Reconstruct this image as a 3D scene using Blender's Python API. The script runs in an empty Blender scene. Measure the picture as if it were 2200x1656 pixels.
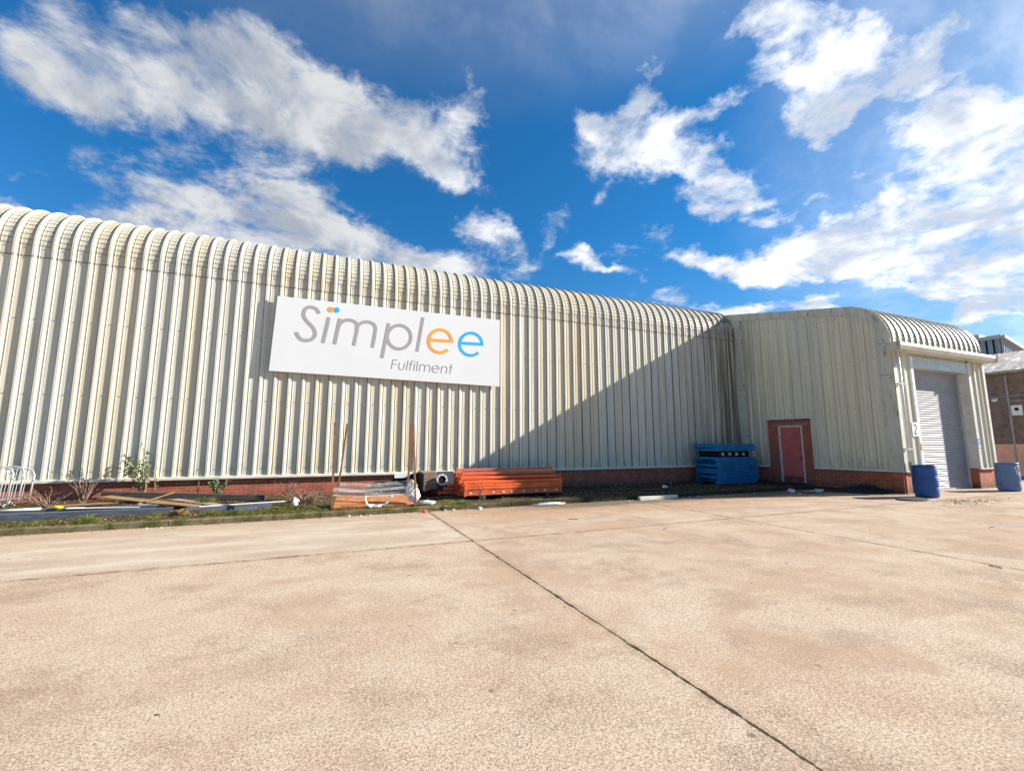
import bpy, math, random
from mathutils import Vector, Matrix, Euler
R = math.radians
rnd = random.Random(7)
SC = bpy.context.scene
COL = SC.collection

# ------------------------------------------------------------------ camera
YAW, PITCH = .395, .1326
fw = Vector((math.sin(YAW)*math.cos(PITCH), math.cos(YAW)*math.cos(PITCH), math.sin(PITCH)))
rt = Vector((math.cos(YAW), -math.sin(YAW), 0)); up = rt.cross(fw)
cam = bpy.data.cameras.new("camera"); cob = bpy.data.objects.new("camera", cam); COL.objects.link(cob)
m = Matrix((rt, up, -fw)).transposed().to_4x4(); m.translation = (0, 0, 1.6); cob.matrix_world = m
cam.sensor_width = 36; cam.lens = 36*950/2200; cam.clip_start = .05; cam.clip_end = 3000
SC.camera = cob
SKYS, SKYC, SKYTINT = .05, 7.2, (.20, .92, 1.40)

# ------------------------------------------------------------------ light
SUN = Vector((3.9, -1.0, 1.78)).normalized()          # towards the sun
el = math.asin(SUN.z); az = math.atan2(SUN.x, SUN.y)
sl = bpy.data.lights.new("sun", 'SUN'); so = bpy.data.objects.new("sun", sl); COL.objects.link(so)
so.rotation_euler = (-SUN).to_track_quat('-Z', 'Y').to_euler(); so.location = SUN*50
sl.energy = 5.0; sl.angle = R(.5); sl.color = (1, .93, .82)
SC.view_settings.view_transform = 'Standard'; SC.view_settings.look = 'None'
SC.view_settings.gamma = 1; SC.view_settings.exposure = 1.30; SC.view_settings.use_curve_mapping = False
SC.cycles.max_bounces = 6; SC.cycles.diffuse_bounces = 3; SC.cycles.transparent_max_bounces = 12
SC.cycles.use_denoising = True

# ------------------------------------------------------------------ node helper
class NT:
    def __init__(s, nt): s.nt = nt
    def n(s, typ, **k):
        nd = s.nt.nodes.new('ShaderNode'+typ)
        for a, v in k.items():
            if a[0] == 'i' and a[1:].isdigit():
                s.put(nd.inputs[int(a[1:])], v)
            elif hasattr(nd, a): setattr(nd, a, v)
            else: s.put(nd.inputs[a.replace('_', ' ')], v)
        return nd
    def put(s, sock, v):
        if isinstance(v, bpy.types.NodeSocket): s.nt.links.new(v, sock)
        elif isinstance(v, bpy.types.Node): s.nt.links.new(v.outputs[0], sock)
        else:
            if isinstance(v, tuple) and len(v) == 3 and sock.type == 'RGBA': v = v+(1,)
            sock.default_value = v
    def m(s, op, a, b=0., c=None, clamp=False):
        nd = s.n('Math', operation=op, use_clamp=clamp); s.put(nd.inputs[0], a); s.put(nd.inputs[1], b)
        if c is not None: s.put(nd.inputs[2], c)
        return nd.outputs[0]
    def vm(s, op, a, b=None, out=0):
        nd = s.n('VectorMath', operation=op); s.put(nd.inputs[0], a)
        if b is not None: s.put(nd.inputs[1], b)
        return nd.outputs[out]
    def mix(s, f, a, b, bt='MIX'):
        nd = s.n('Mix', data_type='RGBA', blend_type=bt); s.put(nd.inputs[0], f); s.put(nd.inputs[6], a); s.put(nd.inputs[7], b)
        return nd.outputs[2]
    def rng(s, v, a, b, c=0., d=1., sm=True):
        nd = s.n('MapRange', interpolation_type='SMOOTHSTEP' if sm else 'LINEAR')
        s.put(nd.inputs[0], v); s.put(nd.inputs[1], a); s.put(nd.inputs[2], b); s.put(nd.inputs[3], c); s.put(nd.inputs[4], d)
        return nd.outputs[0]
    def noise(s, vec, scale, detail=4., rough=.55, dist=0., dim='3D'):
        nd = s.n('TexNoise', noise_dimensions=dim)
        if vec is not None: s.put(nd.inputs['Vector'], vec)
        nd.inputs['Scale'].default_value = scale; nd.inputs['Detail'].default_value = detail
        nd.inputs['Roughness'].default_value = rough; nd.inputs['Distortion'].default_value = dist
        return nd.outputs[0]
    def mp(s, vec, loc=(0, 0, 0), rot=(0, 0, 0), sc=(1, 1, 1), typ='POINT'):
        nd = s.n('Mapping', vector_type=typ); s.put(nd.inputs[0], vec)
        nd.inputs[1].default_value = loc; nd.inputs[2].default_value = rot; nd.inputs[3].default_value = sc
        return nd.outputs[0]

# ------------------------------------------------------------------ sky
CLOUDS=[(-0.218, 0.795, 0.567, 0.976, 0.185, 0.113, 0.18, 0.068, 1.0),
(-0.348, 0.777, 0.524, 0.927, 0.369, 0.066, 0.084, 0.05, 0.8),
(-0.076, 0.785, 0.615, 0.994, 0.11, -0.019, 0.131, 0.072, 1.0),
(-0.029, 0.821, 0.57, 0.994, 0.085, -0.075, 0.083, 0.061, 1.0),
(-0.268, 0.742, 0.615, 0.957, 0.127, 0.262, 0.142, 0.05, 0.55),
(-0.41, 0.764, 0.499, 0.875, 0.173, 0.452, 0.062, 0.035, 0.5),
(0.119, 0.797, 0.592, 0.989, -0.044, -0.142, 0.118, 0.062, 0.9),
(0.216, 0.734, 0.643, 0.712, 0.33, -0.619, 0.042, 0.056, 0.9),
(0.168, 0.813, 0.557, 0.98, -0.081, -0.182, 0.106, 0.03, 0.8),
(-0.198, 0.89, 0.41, 0.979, 0.2, 0.036, 0.157, 0.066, 1.1),
(-0.088, 0.888, 0.451, 0.996, 0.073, 0.047, 0.093, 0.072, 1.1),
(-0.311, 0.881, 0.357, 0.935, 0.213, 0.285, 0.073, 0.026, 1.0),
(-0.012, 0.919, 0.394, 0.994, 0.053, -0.1, 0.187, 0.055, 1.1),
(0.212, 0.899, 0.383, 0.971, -0.155, -0.181, 0.118, 0.044, 1.05),
(0.308, 0.841, 0.444, 0.872, -0.066, -0.485, 0.083, 0.044, 1.0),
(0.42, 0.778, 0.467, 0.899, -0.294, -0.324, 0.039, 0.046, 0.8),
(0.497, 0.59, 0.636, 0.858, -0.235, -0.456, 0.038, 0.042, 0.9),
(0.499, 0.652, 0.571, 0.865, -0.347, -0.363, 0.073, 0.055, 1.0),
(0.576, 0.599, 0.557, 0.816, -0.422, -0.394, 0.149, 0.049, 1.0),
(0.668, 0.557, 0.493, 0.729, -0.364, -0.58, 0.095, 0.024, 0.95),
(0.593, 0.544, 0.594, 0.683, -0.73, -0.016, 0.098, 0.017, 0.7),
(0.649, 0.596, 0.473, 0.756, -0.564, -0.331, 0.056, 0.031, 1.0),
(0.59, 0.683, 0.43, 0.805, -0.525, -0.277, 0.039, 0.022, 0.85),
(0.437, 0.662, 0.609, 0.898, -0.3, -0.322, 0.031, 0.019, 0.7),
(0.497, 0.717, 0.489, 0.846, -0.526, -0.092, 0.017, 0.022, 0.5),
(0.69, 0.406, 0.599, 0.618, -0.76, -0.201, 0.081, 0.034, 0.9),
(0.75, 0.369, 0.548, 0.344, -0.927, 0.151, 0.093, 0.044, 1.05),
(0.73, 0.422, 0.537, 0.5, -0.866, -0.002, 0.066, 0.03, 1.0),
(0.757, 0.303, 0.579, 0.44, -0.891, -0.111, 0.089, 0.052, 0.95),
(0.639, 0.403, 0.656, 0.716, -0.622, -0.318, 0.099, 0.03, 0.6),
(0.757, 0.34, 0.558, 0.598, -0.702, -0.386, 0.07, 0.038, 1.0),
(0.838, 0.297, 0.458, 0.431, -0.875, -0.223, 0.072, 0.06, 1.05),
(0.884, 0.283, 0.373, 0.421, -0.826, -0.374, 0.072, 0.091, 1.1),
(0.877, 0.369, 0.308, 0.452, -0.848, -0.277, 0.145, 0.066, 1.2),
(0.813, 0.468, 0.347, 0.524, -0.847, -0.088, 0.119, 0.049, 1.15),
(0.774, 0.538, 0.333, 0.629, -0.701, -0.336, 0.116, 0.027, 1.05),
(0.673, 0.639, 0.371, 0.733, -0.639, -0.233, 0.123, 0.023, 1.0),
(0.523, 0.762, 0.382, 0.85, -0.487, -0.2, 0.079, 0.015, 0.9),
(0.916, 0.319, 0.242, 0.389, -0.846, -0.365, 0.1, 0.042, 1.1),
(0.842, 0.382, 0.379, 0.37, -0.923, 0.105, 0.049, 0.046, 0.9),
(0.738, 0.621, 0.264, 0.664, -0.736, -0.132, 0.058, 0.018, 1.0),
(0.811, 0.525, 0.257, 0.571, -0.803, -0.169, 0.058, 0.019, 1.0),
(0.643, 0.704, 0.3, 0.754, -0.648, -0.104, 0.065, 0.027, 0.7),
(0.926, 0.322, 0.196, 0.32, -0.947, 0.039, 0.052, 0.021, 1.1),
(0.763, 0.486, 0.425, 0.554, -0.831, -0.047, 0.075, 0.011, 0.6),
(0.786, 0.436, 0.438, 0.494, -0.869, -0.024, 0.056, 0.011, 0.45),
(-0.441, 0.83, 0.342, 0.885, 0.465, 0.009, 0.021, 0.019, 1.0),
(-0.418, 0.814, 0.403, 0.902, 0.425, 0.074, 0.026, 0.009, 0.45),
(-0.363, 0.724, 0.587, 0.887, 0.075, 0.455, 0.03, 0.033, 0.4),
(0.28, 0.608, 0.743, 0.916, -0.401, -0.02, 0.024, 0.015, 0.45),
(0.583, 0.43, 0.689, 0.76, -0.588, -0.278, 0.062, 0.018, 0.4)]

w = bpy.data.worlds.new("World"); SC.world = w; w.use_nodes = True
w.node_tree.nodes.clear(); T = NT(w.node_tree)
sky = T.n('TexSky', sky_type='NISHITA', sun_disc=False, sun_elevation=el, sun_rotation=az)
sky.air_density = 1.0; sky.dust_density = .4; sky.ozone_density = 2.5
D = T.n('TexCoord').outputs['Generated']
sep = T.n('SeparateXYZ'); T.put(sep.inputs[0], D); dz = sep.outputs[2]
# uneven edges: the direction is warped by noise before the cloud bodies are laid out
wn = T.n('TexNoise'); T.put(wn.inputs['Vector'], D); wn.inputs['Scale'].default_value = 7; wn.inputs['Detail'].default_value = 8; wn.inputs['Roughness'].default_value = .6
wv = T.vm('SUBTRACT', wn.outputs['Color'], (.5, .5, .5))
ws = T.n('VectorMath', operation='SCALE'); T.put(ws.inputs[0], wv); ws.inputs['Scale'].default_value = .13
DW = T.vm('ADD', D, ws.outputs[0])
acc = None
for cx, cy, cz, ax, ay, az_, ra, rb, wt in CLOUDS:
    c = Vector((cx, cy, cz)); a = Vector((ax, ay, az_)); b = c.cross(a)
    e = Matrix((a, b, c)).transposed().to_euler()
    v = T.mp(DW, tuple(c), tuple(e), (ra*1.66, rb*1.66, 1), 'TEXTURE')
    f = T.rng(T.vm('LENGTH', v, out=1), 0., 1., wt, 0.)
    acc = f if acc is None else T.m('ADD', acc, f)
acc = T.m('MINIMUM', acc, 1.05)
zc = T.m('ADD', T.m('MAXIMUM', dz, 0.), .22)
cp = T.n('VectorMath', operation='DIVIDE'); T.put(cp.inputs[0], D)
cz3 = T.n('CombineXYZ'); [T.put(cz3.inputs[i], zc) for i in range(3)]; T.put(cp.inputs[1], cz3.outputs[0])
plane = cp.outputs[0]
n1 = T.noise(plane, 4.6, 14, .64, .35)
n2 = T.noise(plane, 14, 10, .66, .3)
dens = T.m('ADD', T.m('MULTIPLY', acc, 1.20), T.m('ADD', T.m('MULTIPLY', T.m('SUBTRACT', n1, .5), 2.7), T.m('MULTIPLY', T.m('SUBTRACT', n2, .5), 1.9)))
# elsewhere in the sky (out of the photograph) loose clouds too
cov = T.rng(dens, .22, 1.42)
cov = T.m('MULTIPLY', cov, T.rng(acc, .0, .22))
haze = T.m('MAXIMUM', T.m('MULTIPLY', T.rng(dz, .60, .82), .34), T.m('MULTIPLY', T.rng(T.vm('DOT_PRODUCT', D, (.92, .10, .38), out=1), .84, 1.), .45))  # pale haze painted over the high and right-hand sky
haze = T.m('MULTIPLY', haze, T.rng(T.noise(T.mp(plane, rot=(0, 0, .7), sc=(1, 2.6, 1)), 1.3, 10, .62), .15, .75, .55, 1.15))
cov = T.m('MAXIMUM', cov, haze)
# shading: cloud seen against a copy of itself shifted towards the sun
sh = T.vm('ADD', plane, tuple(SUN*.10))
n1b = T.noise(sh, 4.6, 7, .56, .35)
lit = T.rng(T.m('SUBTRACT', n1, n1b), -.13, .16)
core = T.rng(dens, .9, 2.0)
tone = T.m('SUBTRACT', T.m('ADD', .78, T.m('MULTIPLY', lit, .36)), T.m('MULTIPLY', core, .10))
side = T.rng(T.vm('DOT_PRODUCT', D, (.86, .42, .28), out=1), .45, 1.)
tone = T.m('MULTIPLY', tone, T.m('ADD', .80, T.m('MULTIPLY', side, .42)))
ccol = T.mix(lit, (.80, .89, 1.04), (.97, .99, 1.02))
cl = T.n('VectorMath', operation='SCALE'); T.put(cl.inputs[0], ccol); T.put(cl.inputs['Scale'], tone)
cl2 = T.n('VectorMath', operation='SCALE'); T.put(cl2.inputs[0], cl.outputs[0]); cl2.inputs['Scale'].default_value = SKYC
skyc = T.mix(1., sky.outputs[0], T.mix(T.rng(dz, .02, .5), (.50, .86, 1.12), SKYTINT), 'MULTIPLY')
full = T.mix(cov, skyc, cl2.outputs[0])
bg = T.n('Background'); T.put(bg.inputs[0], full); bg.inputs[1].default_value = SKYS
ow = T.n('OutputWorld'); T.put(ow.inputs[0], bg.outputs[0])

# ------------------------------------------------------------------ materials
def mat(name, rough=.7, metal=0., spec=.3):
    mt = bpy.data.materials.new(name); mt.use_nodes = True; T = NT(mt.node_tree)
    b = mt.node_tree.nodes['Principled BSDF']; b.inputs['Roughness'].default_value = rough
    b.inputs['Metallic'].default_value = metal; b.inputs['Specular IOR Level'].default_value = spec
    T.b = b; T.mt = mt; T.P = T.n('TexCoord').outputs['Object']
    return T
def wpos(T): return T.n('NewGeometry').outputs['Position']
def bump(T, h, st=.3, dist=.01):
    nd = T.n('Bump'); T.put(nd.inputs['Height'], h); nd.inputs['Strength'].default_value = st; nd.inputs['Distance'].default_value = dist
    T.put(T.b.inputs['Normal'], nd.outputs[0])
def simple(name, col, rough=.6, metal=0., var=.25, scale=6., bmp=.15, dirt=None, spec=.3, stretch=(1, 1, 1)):
    T = mat(name, rough, metal, spec); P = T.mp(wpos(T), sc=stretch)
    n = T.noise(P, scale, 6, .6); n2 = T.noise(P, scale*6, 4, .6)
    dk = tuple(c*(1-var) for c in col); lt = tuple(min(1, c*(1+var)) for c in col)
    c = T.mix(T.rng(n, .3, .7), dk, lt)
    if dirt: c = T.mix(T.rng(T.noise(P, scale*1.7, 8, .7), dirt[1], dirt[1]+.12), c, dirt[0])
    T.put(T.b.inputs['Base Color'], c); 
    if bmp: bump(T, n2, bmp, .004)
    return T.mt

def cladding(name, base, axis, grime, u0=4.308, curve=None):
    """painted ribbed sheet: runs and streaks down the sheet, sheets differ slightly, stiffener dirt and painted flank shade along the ribs, grime towards one corner"""
    T = mat(name, .5, 0, .35); P = wpos(T); s = T.n('SeparateXYZ'); T.put(s.inputs[0], P)
    x = s.outputs[axis]; z = s.outputs[2]; gx = x
    if axis == 1: x = T.m('ADD', T.m('DIVIDE', T.m('SUBTRACT', 14., x), .987), u0-.09)
    sheet = T.m('FLOOR', T.m('DIVIDE', T.m('ADD', x, 108.-u0), 1.08))
    wn_ = T.n('TexWhiteNoise', noise_dimensions='1D'); T.put(wn_.inputs['W'], sheet)
    rib = T.m('FLOOR', T.m('DIVIDE', T.m('ADD', x, 108.-u0), .36))
    wn2 = T.n('TexWhiteNoise', noise_dimensions='1D'); T.put(wn2.inputs['W'], rib)
    u = T.m('MODULO', T.m('ADD', x, 108.-u0), .36)
    st = T.noise(T.mp(P, sc=(14, 14, .28)), 1., 8, .62)
    st2 = T.noise(T.mp(P, sc=(45, 45, .9)), 1., 6, .6)
    fine = T.noise(P, 60, 4, .6)
    c = T.mix(T.rng(st, .3, .72), base, tuple(v*k for v, k in zip(base, (.74, .71, .64))))
    c = T.mix(T.m('MULTIPLY', T.rng(st2, .50, .72), .55 if axis == 0 else .28), c, (.36, .27, .15))
    c = T.mix(T.m('MULTIPLY', T.rng(wn_.outputs[0], 0, 1), .25), c, (.42, .44, .43))
    c = T.mix(T.m('MULTIPLY', T.rng(wn2.outputs[0], .45, 1), .45 if axis == 0 else .12), c, (.60, .47, .28))
    if 1:
        # dirt in the narrow stiffeners; flank shade painted dark along each rib
        ln = T.m('MAXIMUM', T.rng(T.m('ABSOLUTE', T.m('SUBTRACT', u, .116)), .007, .001), T.m('MULTIPLY', T.rng(T.m('ABSOLUTE', T.m('SUBTRACT', u, .249)), .006, .001), .5))
        ln = T.m('MAXIMUM', ln, T.rng(T.m('ABSOLUTE', T.m('SUBTRACT', u, .343)), .017, .010))
        c = T.mix(T.m('MULTIPLY', T.m('MULTIPLY', ln, T.rng(st2, .3, .6, .45, 1.)), .8), c, (.14, .105, .065))
    if curve:
        yc, zc_, step = curve
        a = T.m('ARCTAN2', T.m('SUBTRACT', z, zc_), T.m('SUBTRACT', yc, s.outputs[1]))
        fr = T.m('MODULO', T.m('ADD', a, step*.5+step*20), step)
        g = T.rng(T.m('ABSOLUTE', T.m('SUBTRACT', fr, step*.5)), step*.17, step*.05)
        g = T.m('MULTIPLY', g, T.rng(a, -step*.3, -step*.2)); pan = T.m('MULTIPLY', T.rng(u, .074, .080), T.rng(u, .335, .330))
        vl = T.m('MAXIMUM', T.rng(T.m('ABSOLUTE', T.m('SUBTRACT', u, .128)), .012, .006), T.rng(T.m('ABSOLUTE', T.m('SUBTRACT', u, .255)), .012, .006))
        g = T.m('MAXIMUM', g, T.m('MULTIPLY', T.m('MULTIPLY', vl, T.rng(a, -.02, .0)), .6))
        c = T.mix(T.m('MULTIPLY', T.m('MULTIPLY', g, pan), T.rng(fine, .3, .6, .28, .6)), c, (.19, .175, .135))  # crimp lines darkened in the colour to deepen the shade of the creases
        c = T.mix(T.m('MULTIPLY', T.rng(T.noise(P, 3, 5, .6), .5, .7), .35), c, (.33, .32, .26))
        if yc > 12: c = T.mix(T.m('MULTIPLY', T.rng(T.m('ABSOLUTE', T.m('SUBTRACT', z, 6.15)), .016, .010), .85), c, (.10, .09, .06))
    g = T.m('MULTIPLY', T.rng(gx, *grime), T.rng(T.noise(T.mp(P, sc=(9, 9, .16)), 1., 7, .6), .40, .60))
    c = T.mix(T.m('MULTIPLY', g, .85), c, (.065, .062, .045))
    low = T.m('MULTIPLY', T.rng(z, 1.5, .75), T.rng(T.noise(T.mp(P, sc=(8, 8, 2.)), 1., 6), .45, .7))
    c = T.mix(T.m('MULTIPLY', low, .5), c, (.20, .19, .11))
    T.put(T.b.inputs['Base Color'], c)
    bump(T, T.m('ADD', T.m('MULTIPLY', st, .6), T.m('MULTIPLY', fine, .25)), .25, .006)
    return T.mt

def brick(name, axis, c1=(.46, .115, .06), c2=(.33, .08, .045), mortar=(.42, .25, .18), dark=.5):
    T = mat(name, .85); P = wpos(T); s = T.n('SeparateXYZ'); T.put(s.inputs[0], P)
    cb = T.n('CombineXYZ'); T.put(cb.inputs[0], s.outputs[axis]); T.put(cb.inputs[1], s.outputs[2])
    wob = T.n('VectorMath', operation='MULTIPLY_ADD'); T.put(wob.inputs[0], T.n('TexNoise', Scale=9.).outputs['Color']); wob.inputs[1].default_value = (.006, .006, 0); T.put(wob.inputs[2], cb.outputs[0])
    b = T.n('TexBrick', offset=.5); T.put(b.inputs['Vector'], wob.outputs[0])
    T.put(b.inputs['Color1'], c1+(1,)); T.put(b.inputs['Color2'], c2+(1,)); T.put(b.inputs['Mortar'], mortar+(1,))
    b.inputs['Scale'].default_value = 1; b.inputs['Mortar Size'].default_value = .006; b.inputs['Mortar Smooth'].default_value = .2
    b.inputs['Bias'].default_value = 0; b.inputs['Brick Width'].default_value = .225; b.inputs['Row Height'].default_value = .075
    n = T.noise(P, 3, 6, .65); n2 = T.noise(P, 40, 5, .65)
    c = T.mix(T.m('MULTIPLY', T.rng(n, .42, .7), dark), b.outputs[0], (.075, .045, .032))
    low = T.m('MULTIPLY', T.rng(s.outputs[2], .42, .06), T.rng(T.noise(P, 5, 6, .6), .3, .6))
    c = T.mix(T.m('MULTIPLY', low, .75), c, (.035, .035, .022))
    c = T.mix(T.m('MULTIPLY', T.rng(n2, .45, .75), .25), c, (.45, .22, .16))
    T.put(T.b.inputs['Base Color'], c)
    bump(T, T.m('ADD', T.m('MULTIPLY', b.outputs['Fac'], -1.), T.m('MULTIPLY', n2, .4)), .6, .006)
    return T.mt

def yard():
    T = mat('yard_concrete', .92, 0, .06); P = wpos(T); s = T.n('SeparateXYZ'); T.put(s.inputs[0], P); x, y = s.outputs[0], s.outputs[1]
    big = T.noise(P, .35, 5, .6); mid = T.noise(P, 1.6, 6, .65); strk = T.noise(T.mp(P, rot=(0, 0, .25), sc=(.35, 1.6, 1)), 1.3, 6, .6)
    c = T.mix(T.rng(big, .38, .62), (.52, .395, .295), (.455, .325, .225))
    c = T.mix(T.m('MULTIPLY', T.rng(mid, .46, .72), .55), c, (.57, .475, .375))
    c = T.mix(T.m('MULTIPLY', T.rng(T.noise(P, .9, 7, .7), .48, .66), .7), c, (.27, .185, .13))
    c = T.mix(T.m('MULTIPLY', T.rng(strk, .5, .72), .35), c, (.60, .52, .42))
    # smoother pale bay between the long joint and the kerb
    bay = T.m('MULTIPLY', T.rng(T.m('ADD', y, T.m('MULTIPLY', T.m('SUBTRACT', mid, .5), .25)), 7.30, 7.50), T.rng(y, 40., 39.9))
    bl = T.m('MULTIPLY', bay, T.rng(x, 2.33, 2.37, 1., .25))
    c = T.mix(T.m('MULTIPLY', bl, .6), c, T.mix(T.rng(strk, .35, .65), (.38, .32, .25), (.53, .47, .39)))
    # rust-coloured silt washed along the kerb
    sil = T.m('MULTIPLY', T.rng(T.m('ADD', y, T.m('MULTIPLY', T.m('SUBTRACT', mid, .5), 3.4)), 8.3, 9.7), T.rng(x, 1., 4.5))
    sil2 = T.m('MULTIPLY', T.rng(T.m('ADD', y, T.m('MULTIPLY', T.m('SUBTRACT', T.noise(T.mp(P, sc=(.5, 3, 1)), 1., 6, .6), .5), 2.2)), 9.7, 10.4), .75)
    c = T.mix(T.m('MULTIPLY', T.m('MULTIPLY', sil, bay), T.rng(T.noise(P, 4, 7, .65), .3, .62, .25, .85)), c, (.36, .185, .085))
    c = T.mix(T.m('MULTIPLY', T.m('MULTIPLY', sil2, bay), .5), c, (.33, .21, .12))
    # damp gutter line before the kerb, with the shade there painted into its black
    gut_shade = T.m('MULTIPLY', T.rng(T.m('ADD', y, T.m('MULTIPLY', T.m('SUBTRACT', mid, .5), .8)), 9.75, 10.35), T.rng(x, 3.5, 6.5))
    c = T.mix(T.m('MULTIPLY', T.m('MULTIPLY', gut_shade, bay), .9), c, (.030, .019, .012))
    # exposed aggregate
    v = T.n('TexVoronoi', feature='F1', Scale=72., Randomness=1.); T.put(v.inputs['Vector'], P)
    v2 = T.n('TexVoronoi', feature='F1', Scale=150.); T.put(v2.inputs['Vector'], P)
    sp = T.noise(P, 62, 6, .8)
    aggamt = T.m('SUBTRACT', 1., T.m('MULTIPLY', bl, .7))
    vg = T.n('TexVoronoi', feature='F1', Scale=140.); T.put(vg.inputs['Vector'], P); vgc = T.n('SeparateColor'); T.put(vgc.inputs[0], vg.outputs['Color'])
    c = T.mix(T.m('MULTIPLY', T.m('MULTIPLY', T.rng(vgc.outputs[0], .58, .80), .50), aggamt), c, (.20, .13, .085))
    c = T.mix(T.m('MULTIPLY', T.m('MULTIPLY', T.rng(vgc.outputs[1], .60, .85), .42), aggamt), c, (.76, .65, .52))
    c = T.mix(T.m('MULTIPLY', T.m('MULTIPLY', T.rng(sp, .52, .60), .72), aggamt), c, (.15, .095, .065))
    c = T.mix(T.m('MULTIPLY', T.m('MULTIPLY', T.rng(sp, .46, .37), .6), aggamt), c, (.78, .67, .55))
    vc = T.n('SeparateColor'); T.put(vc.inputs[0], v.outputs['Color'])
    c = T.mix(T.m('MULTIPLY', T.m('MULTIPLY', T.rng(vc.outputs[0], .86, .9), T.rng(v.outputs['Distance'], .5, .3)), .5), c, (.10, .075, .06))
    c = T.mix(T.m('MULTIPLY', T.m('MULTIPLY', T.rng(vc.outputs[1], .86, .9), T.rng(v.outputs['Distance'], .5, .3)), .5), c, (.78, .70, .60))
    # spots: oil, chewing gum
    v3 = T.n('TexVoronoi', Scale=1.7); T.put(v3.inputs['Vector'], T.vm('ADD', P, T.n('TexNoise', Scale=5.).outputs['Color']))
    c = T.mix(T.m('MULTIPLY', T.rng(v3.outputs['Distance'], .06, .02), .7), c, (.10, .075, .06))
    # broad stains, drag marks and a few dark wet patches
    sw = T.noise(T.mp(P, rot=(0, 0, -.5), sc=(.22, .9, 1)), 1., 8, .68)
    c = T.mix(T.m('MULTIPLY', T.rng(sw, .54, .64), .22), c, (.27, .185, .135))
    c = T.mix(T.m('MULTIPLY', T.rng(T.noise(P, .55, 9, .72), .56, .66), .34), c, (.22, .165, .125))
    tr = T.m('ABSOLUTE', T.m('SUBTRACT', T.m('ADD', T.m('MULTIPLY', y, .55), T.m('ADD', x, T.m('MULTIPLY', mid, .3))), 9.4))
    tr = T.m('MAXIMUM', T.rng(tr, .14, .06), T.rng(T.m('ABSOLUTE', T.m('SUBTRACT', tr, 1.7)), .14, .06))
    c = T.mix(T.m('MULTIPLY', T.m('MULTIPLY', tr, T.rng(sp, .4, .6)), .22), c, (.16, .12, .10))
    wm = T.m('MULTIPLY', T.rng(T.noise(P, .62, 8, .66, .4), .47, .62), T.rng(x, -3., 3., .35, 1.))
    c = T.mix(T.m('MULTIPLY', wm, .45), c, (.36, .235, .145))
    # joints between the slabs
    jn = T.m('MULTIPLY', T.m('SUBTRACT', T.noise(P, 2.6, 10, .78), .5), .075)
    jx = T.m('ABSOLUTE', T.m('SUBTRACT', T.m('MODULO', T.m('ADD', T.m('ADD', x, jn), 600-2.35+3), 6.), 3.))
    jx = T.m('ADD', jx, T.m('MULTIPLY', T.m('LESS_THAN', x, 0.), 9.))
    jy = T.m('ABSOLUTE', T.m('SUBTRACT', T.m('MODULO', T.m('ADD', T.m('ADD', y, jn), 606-7.35+3), 6.), 3.))
    jy = T.m('ADD', jy, T.m('MULTIPLY', T.m('LESS_THAN', y, 4.), 9.))
    yn = T.noise(P, 7, 6, .7)
    jwx = T.m('ADD', T.rng(yn, .3, .7, .0, .014), T.m('MULTIPLY', T.rng(x, 3.5, 3.), .005))
    jmx = T.rng(T.m('SUBTRACT', jx, jwx), .006, -.004)
    jmy = T.rng(T.m('SUBTRACT', jy, T.rng(yn, .3, .7, .0, .016)), .006, -.004)
    jm = T.m('MAXIMUM', jmx, jmy)
    halo = T.m('MAXIMUM', T.rng(jx, .10, .01), T.rng(jy, .12, .01))
    c = T.mix(T.m('MULTIPLY', T.m('MULTIPLY', halo, T.rng(yn, .35, .65)), .6), c, (.23, .155, .10))
    moss = T.mix(T.rng(T.noise(P, 1.3, 4), .5, .62), (.030, .022, .015), (.10, .095, .03))
    c = T.mix(T.m('MULTIPLY', jm, .93), c, moss)
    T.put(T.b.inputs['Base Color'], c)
    h = T.m('ADD', T.m('MULTIPLY', T.rng(v2.outputs['Distance'], 0., .7, 1., 0.), T.m('MULTIPLY', aggamt, .35)), T.m('MULTIPLY', sp, T.m('MULTIPLY', aggamt, .7)))
    h = T.m('ADD', h, T.m('MULTIPLY', jm, -2.5)); h = T.m('ADD', h, T.m('MULTIPLY', mid, .8))
    bump(T, h, .5, .004)
    return T.mt

def soil():
    T = mat('verge_soil', .98, 0, .02); P = wpos(T); s = T.n('SeparateXYZ'); T.put(s.inputs[0], P)
    n = T.noise(P, 9, 8, .7); n2 = T.noise(P, 55, 5, .7); g = T.noise(P, 1.1, 5, .6)
    c = T.mix(T.rng(n, .35, .7), (.035, .024, .014), (.13, .09, .052))
    c = T.mix(T.rng(s.outputs[0], 5., 8., 0., .45), c, (.02, .015, .009))  # soil painted darker where the wing's shadow falls
    c = T.mix(T.m('MULTIPLY', T.rng(n2, .6, .7), .6), c, (.32, .27, .2))
    mo = T.m('MULTIPLY', T.rng(g, .5, .62), T.rng(n, .4, .6))
    c = T.mix(T.m('MULTIPLY', mo, T.rng(s.outputs[0], 8., 3., .35, .9)), c, (.13, .15, .022))
    T.put(T.b.inputs['Base Color'], c); bump(T, T.m('ADD', n, T.m('MULTIPLY', n2, .5)), 1., .03)
    return T.mt
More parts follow.
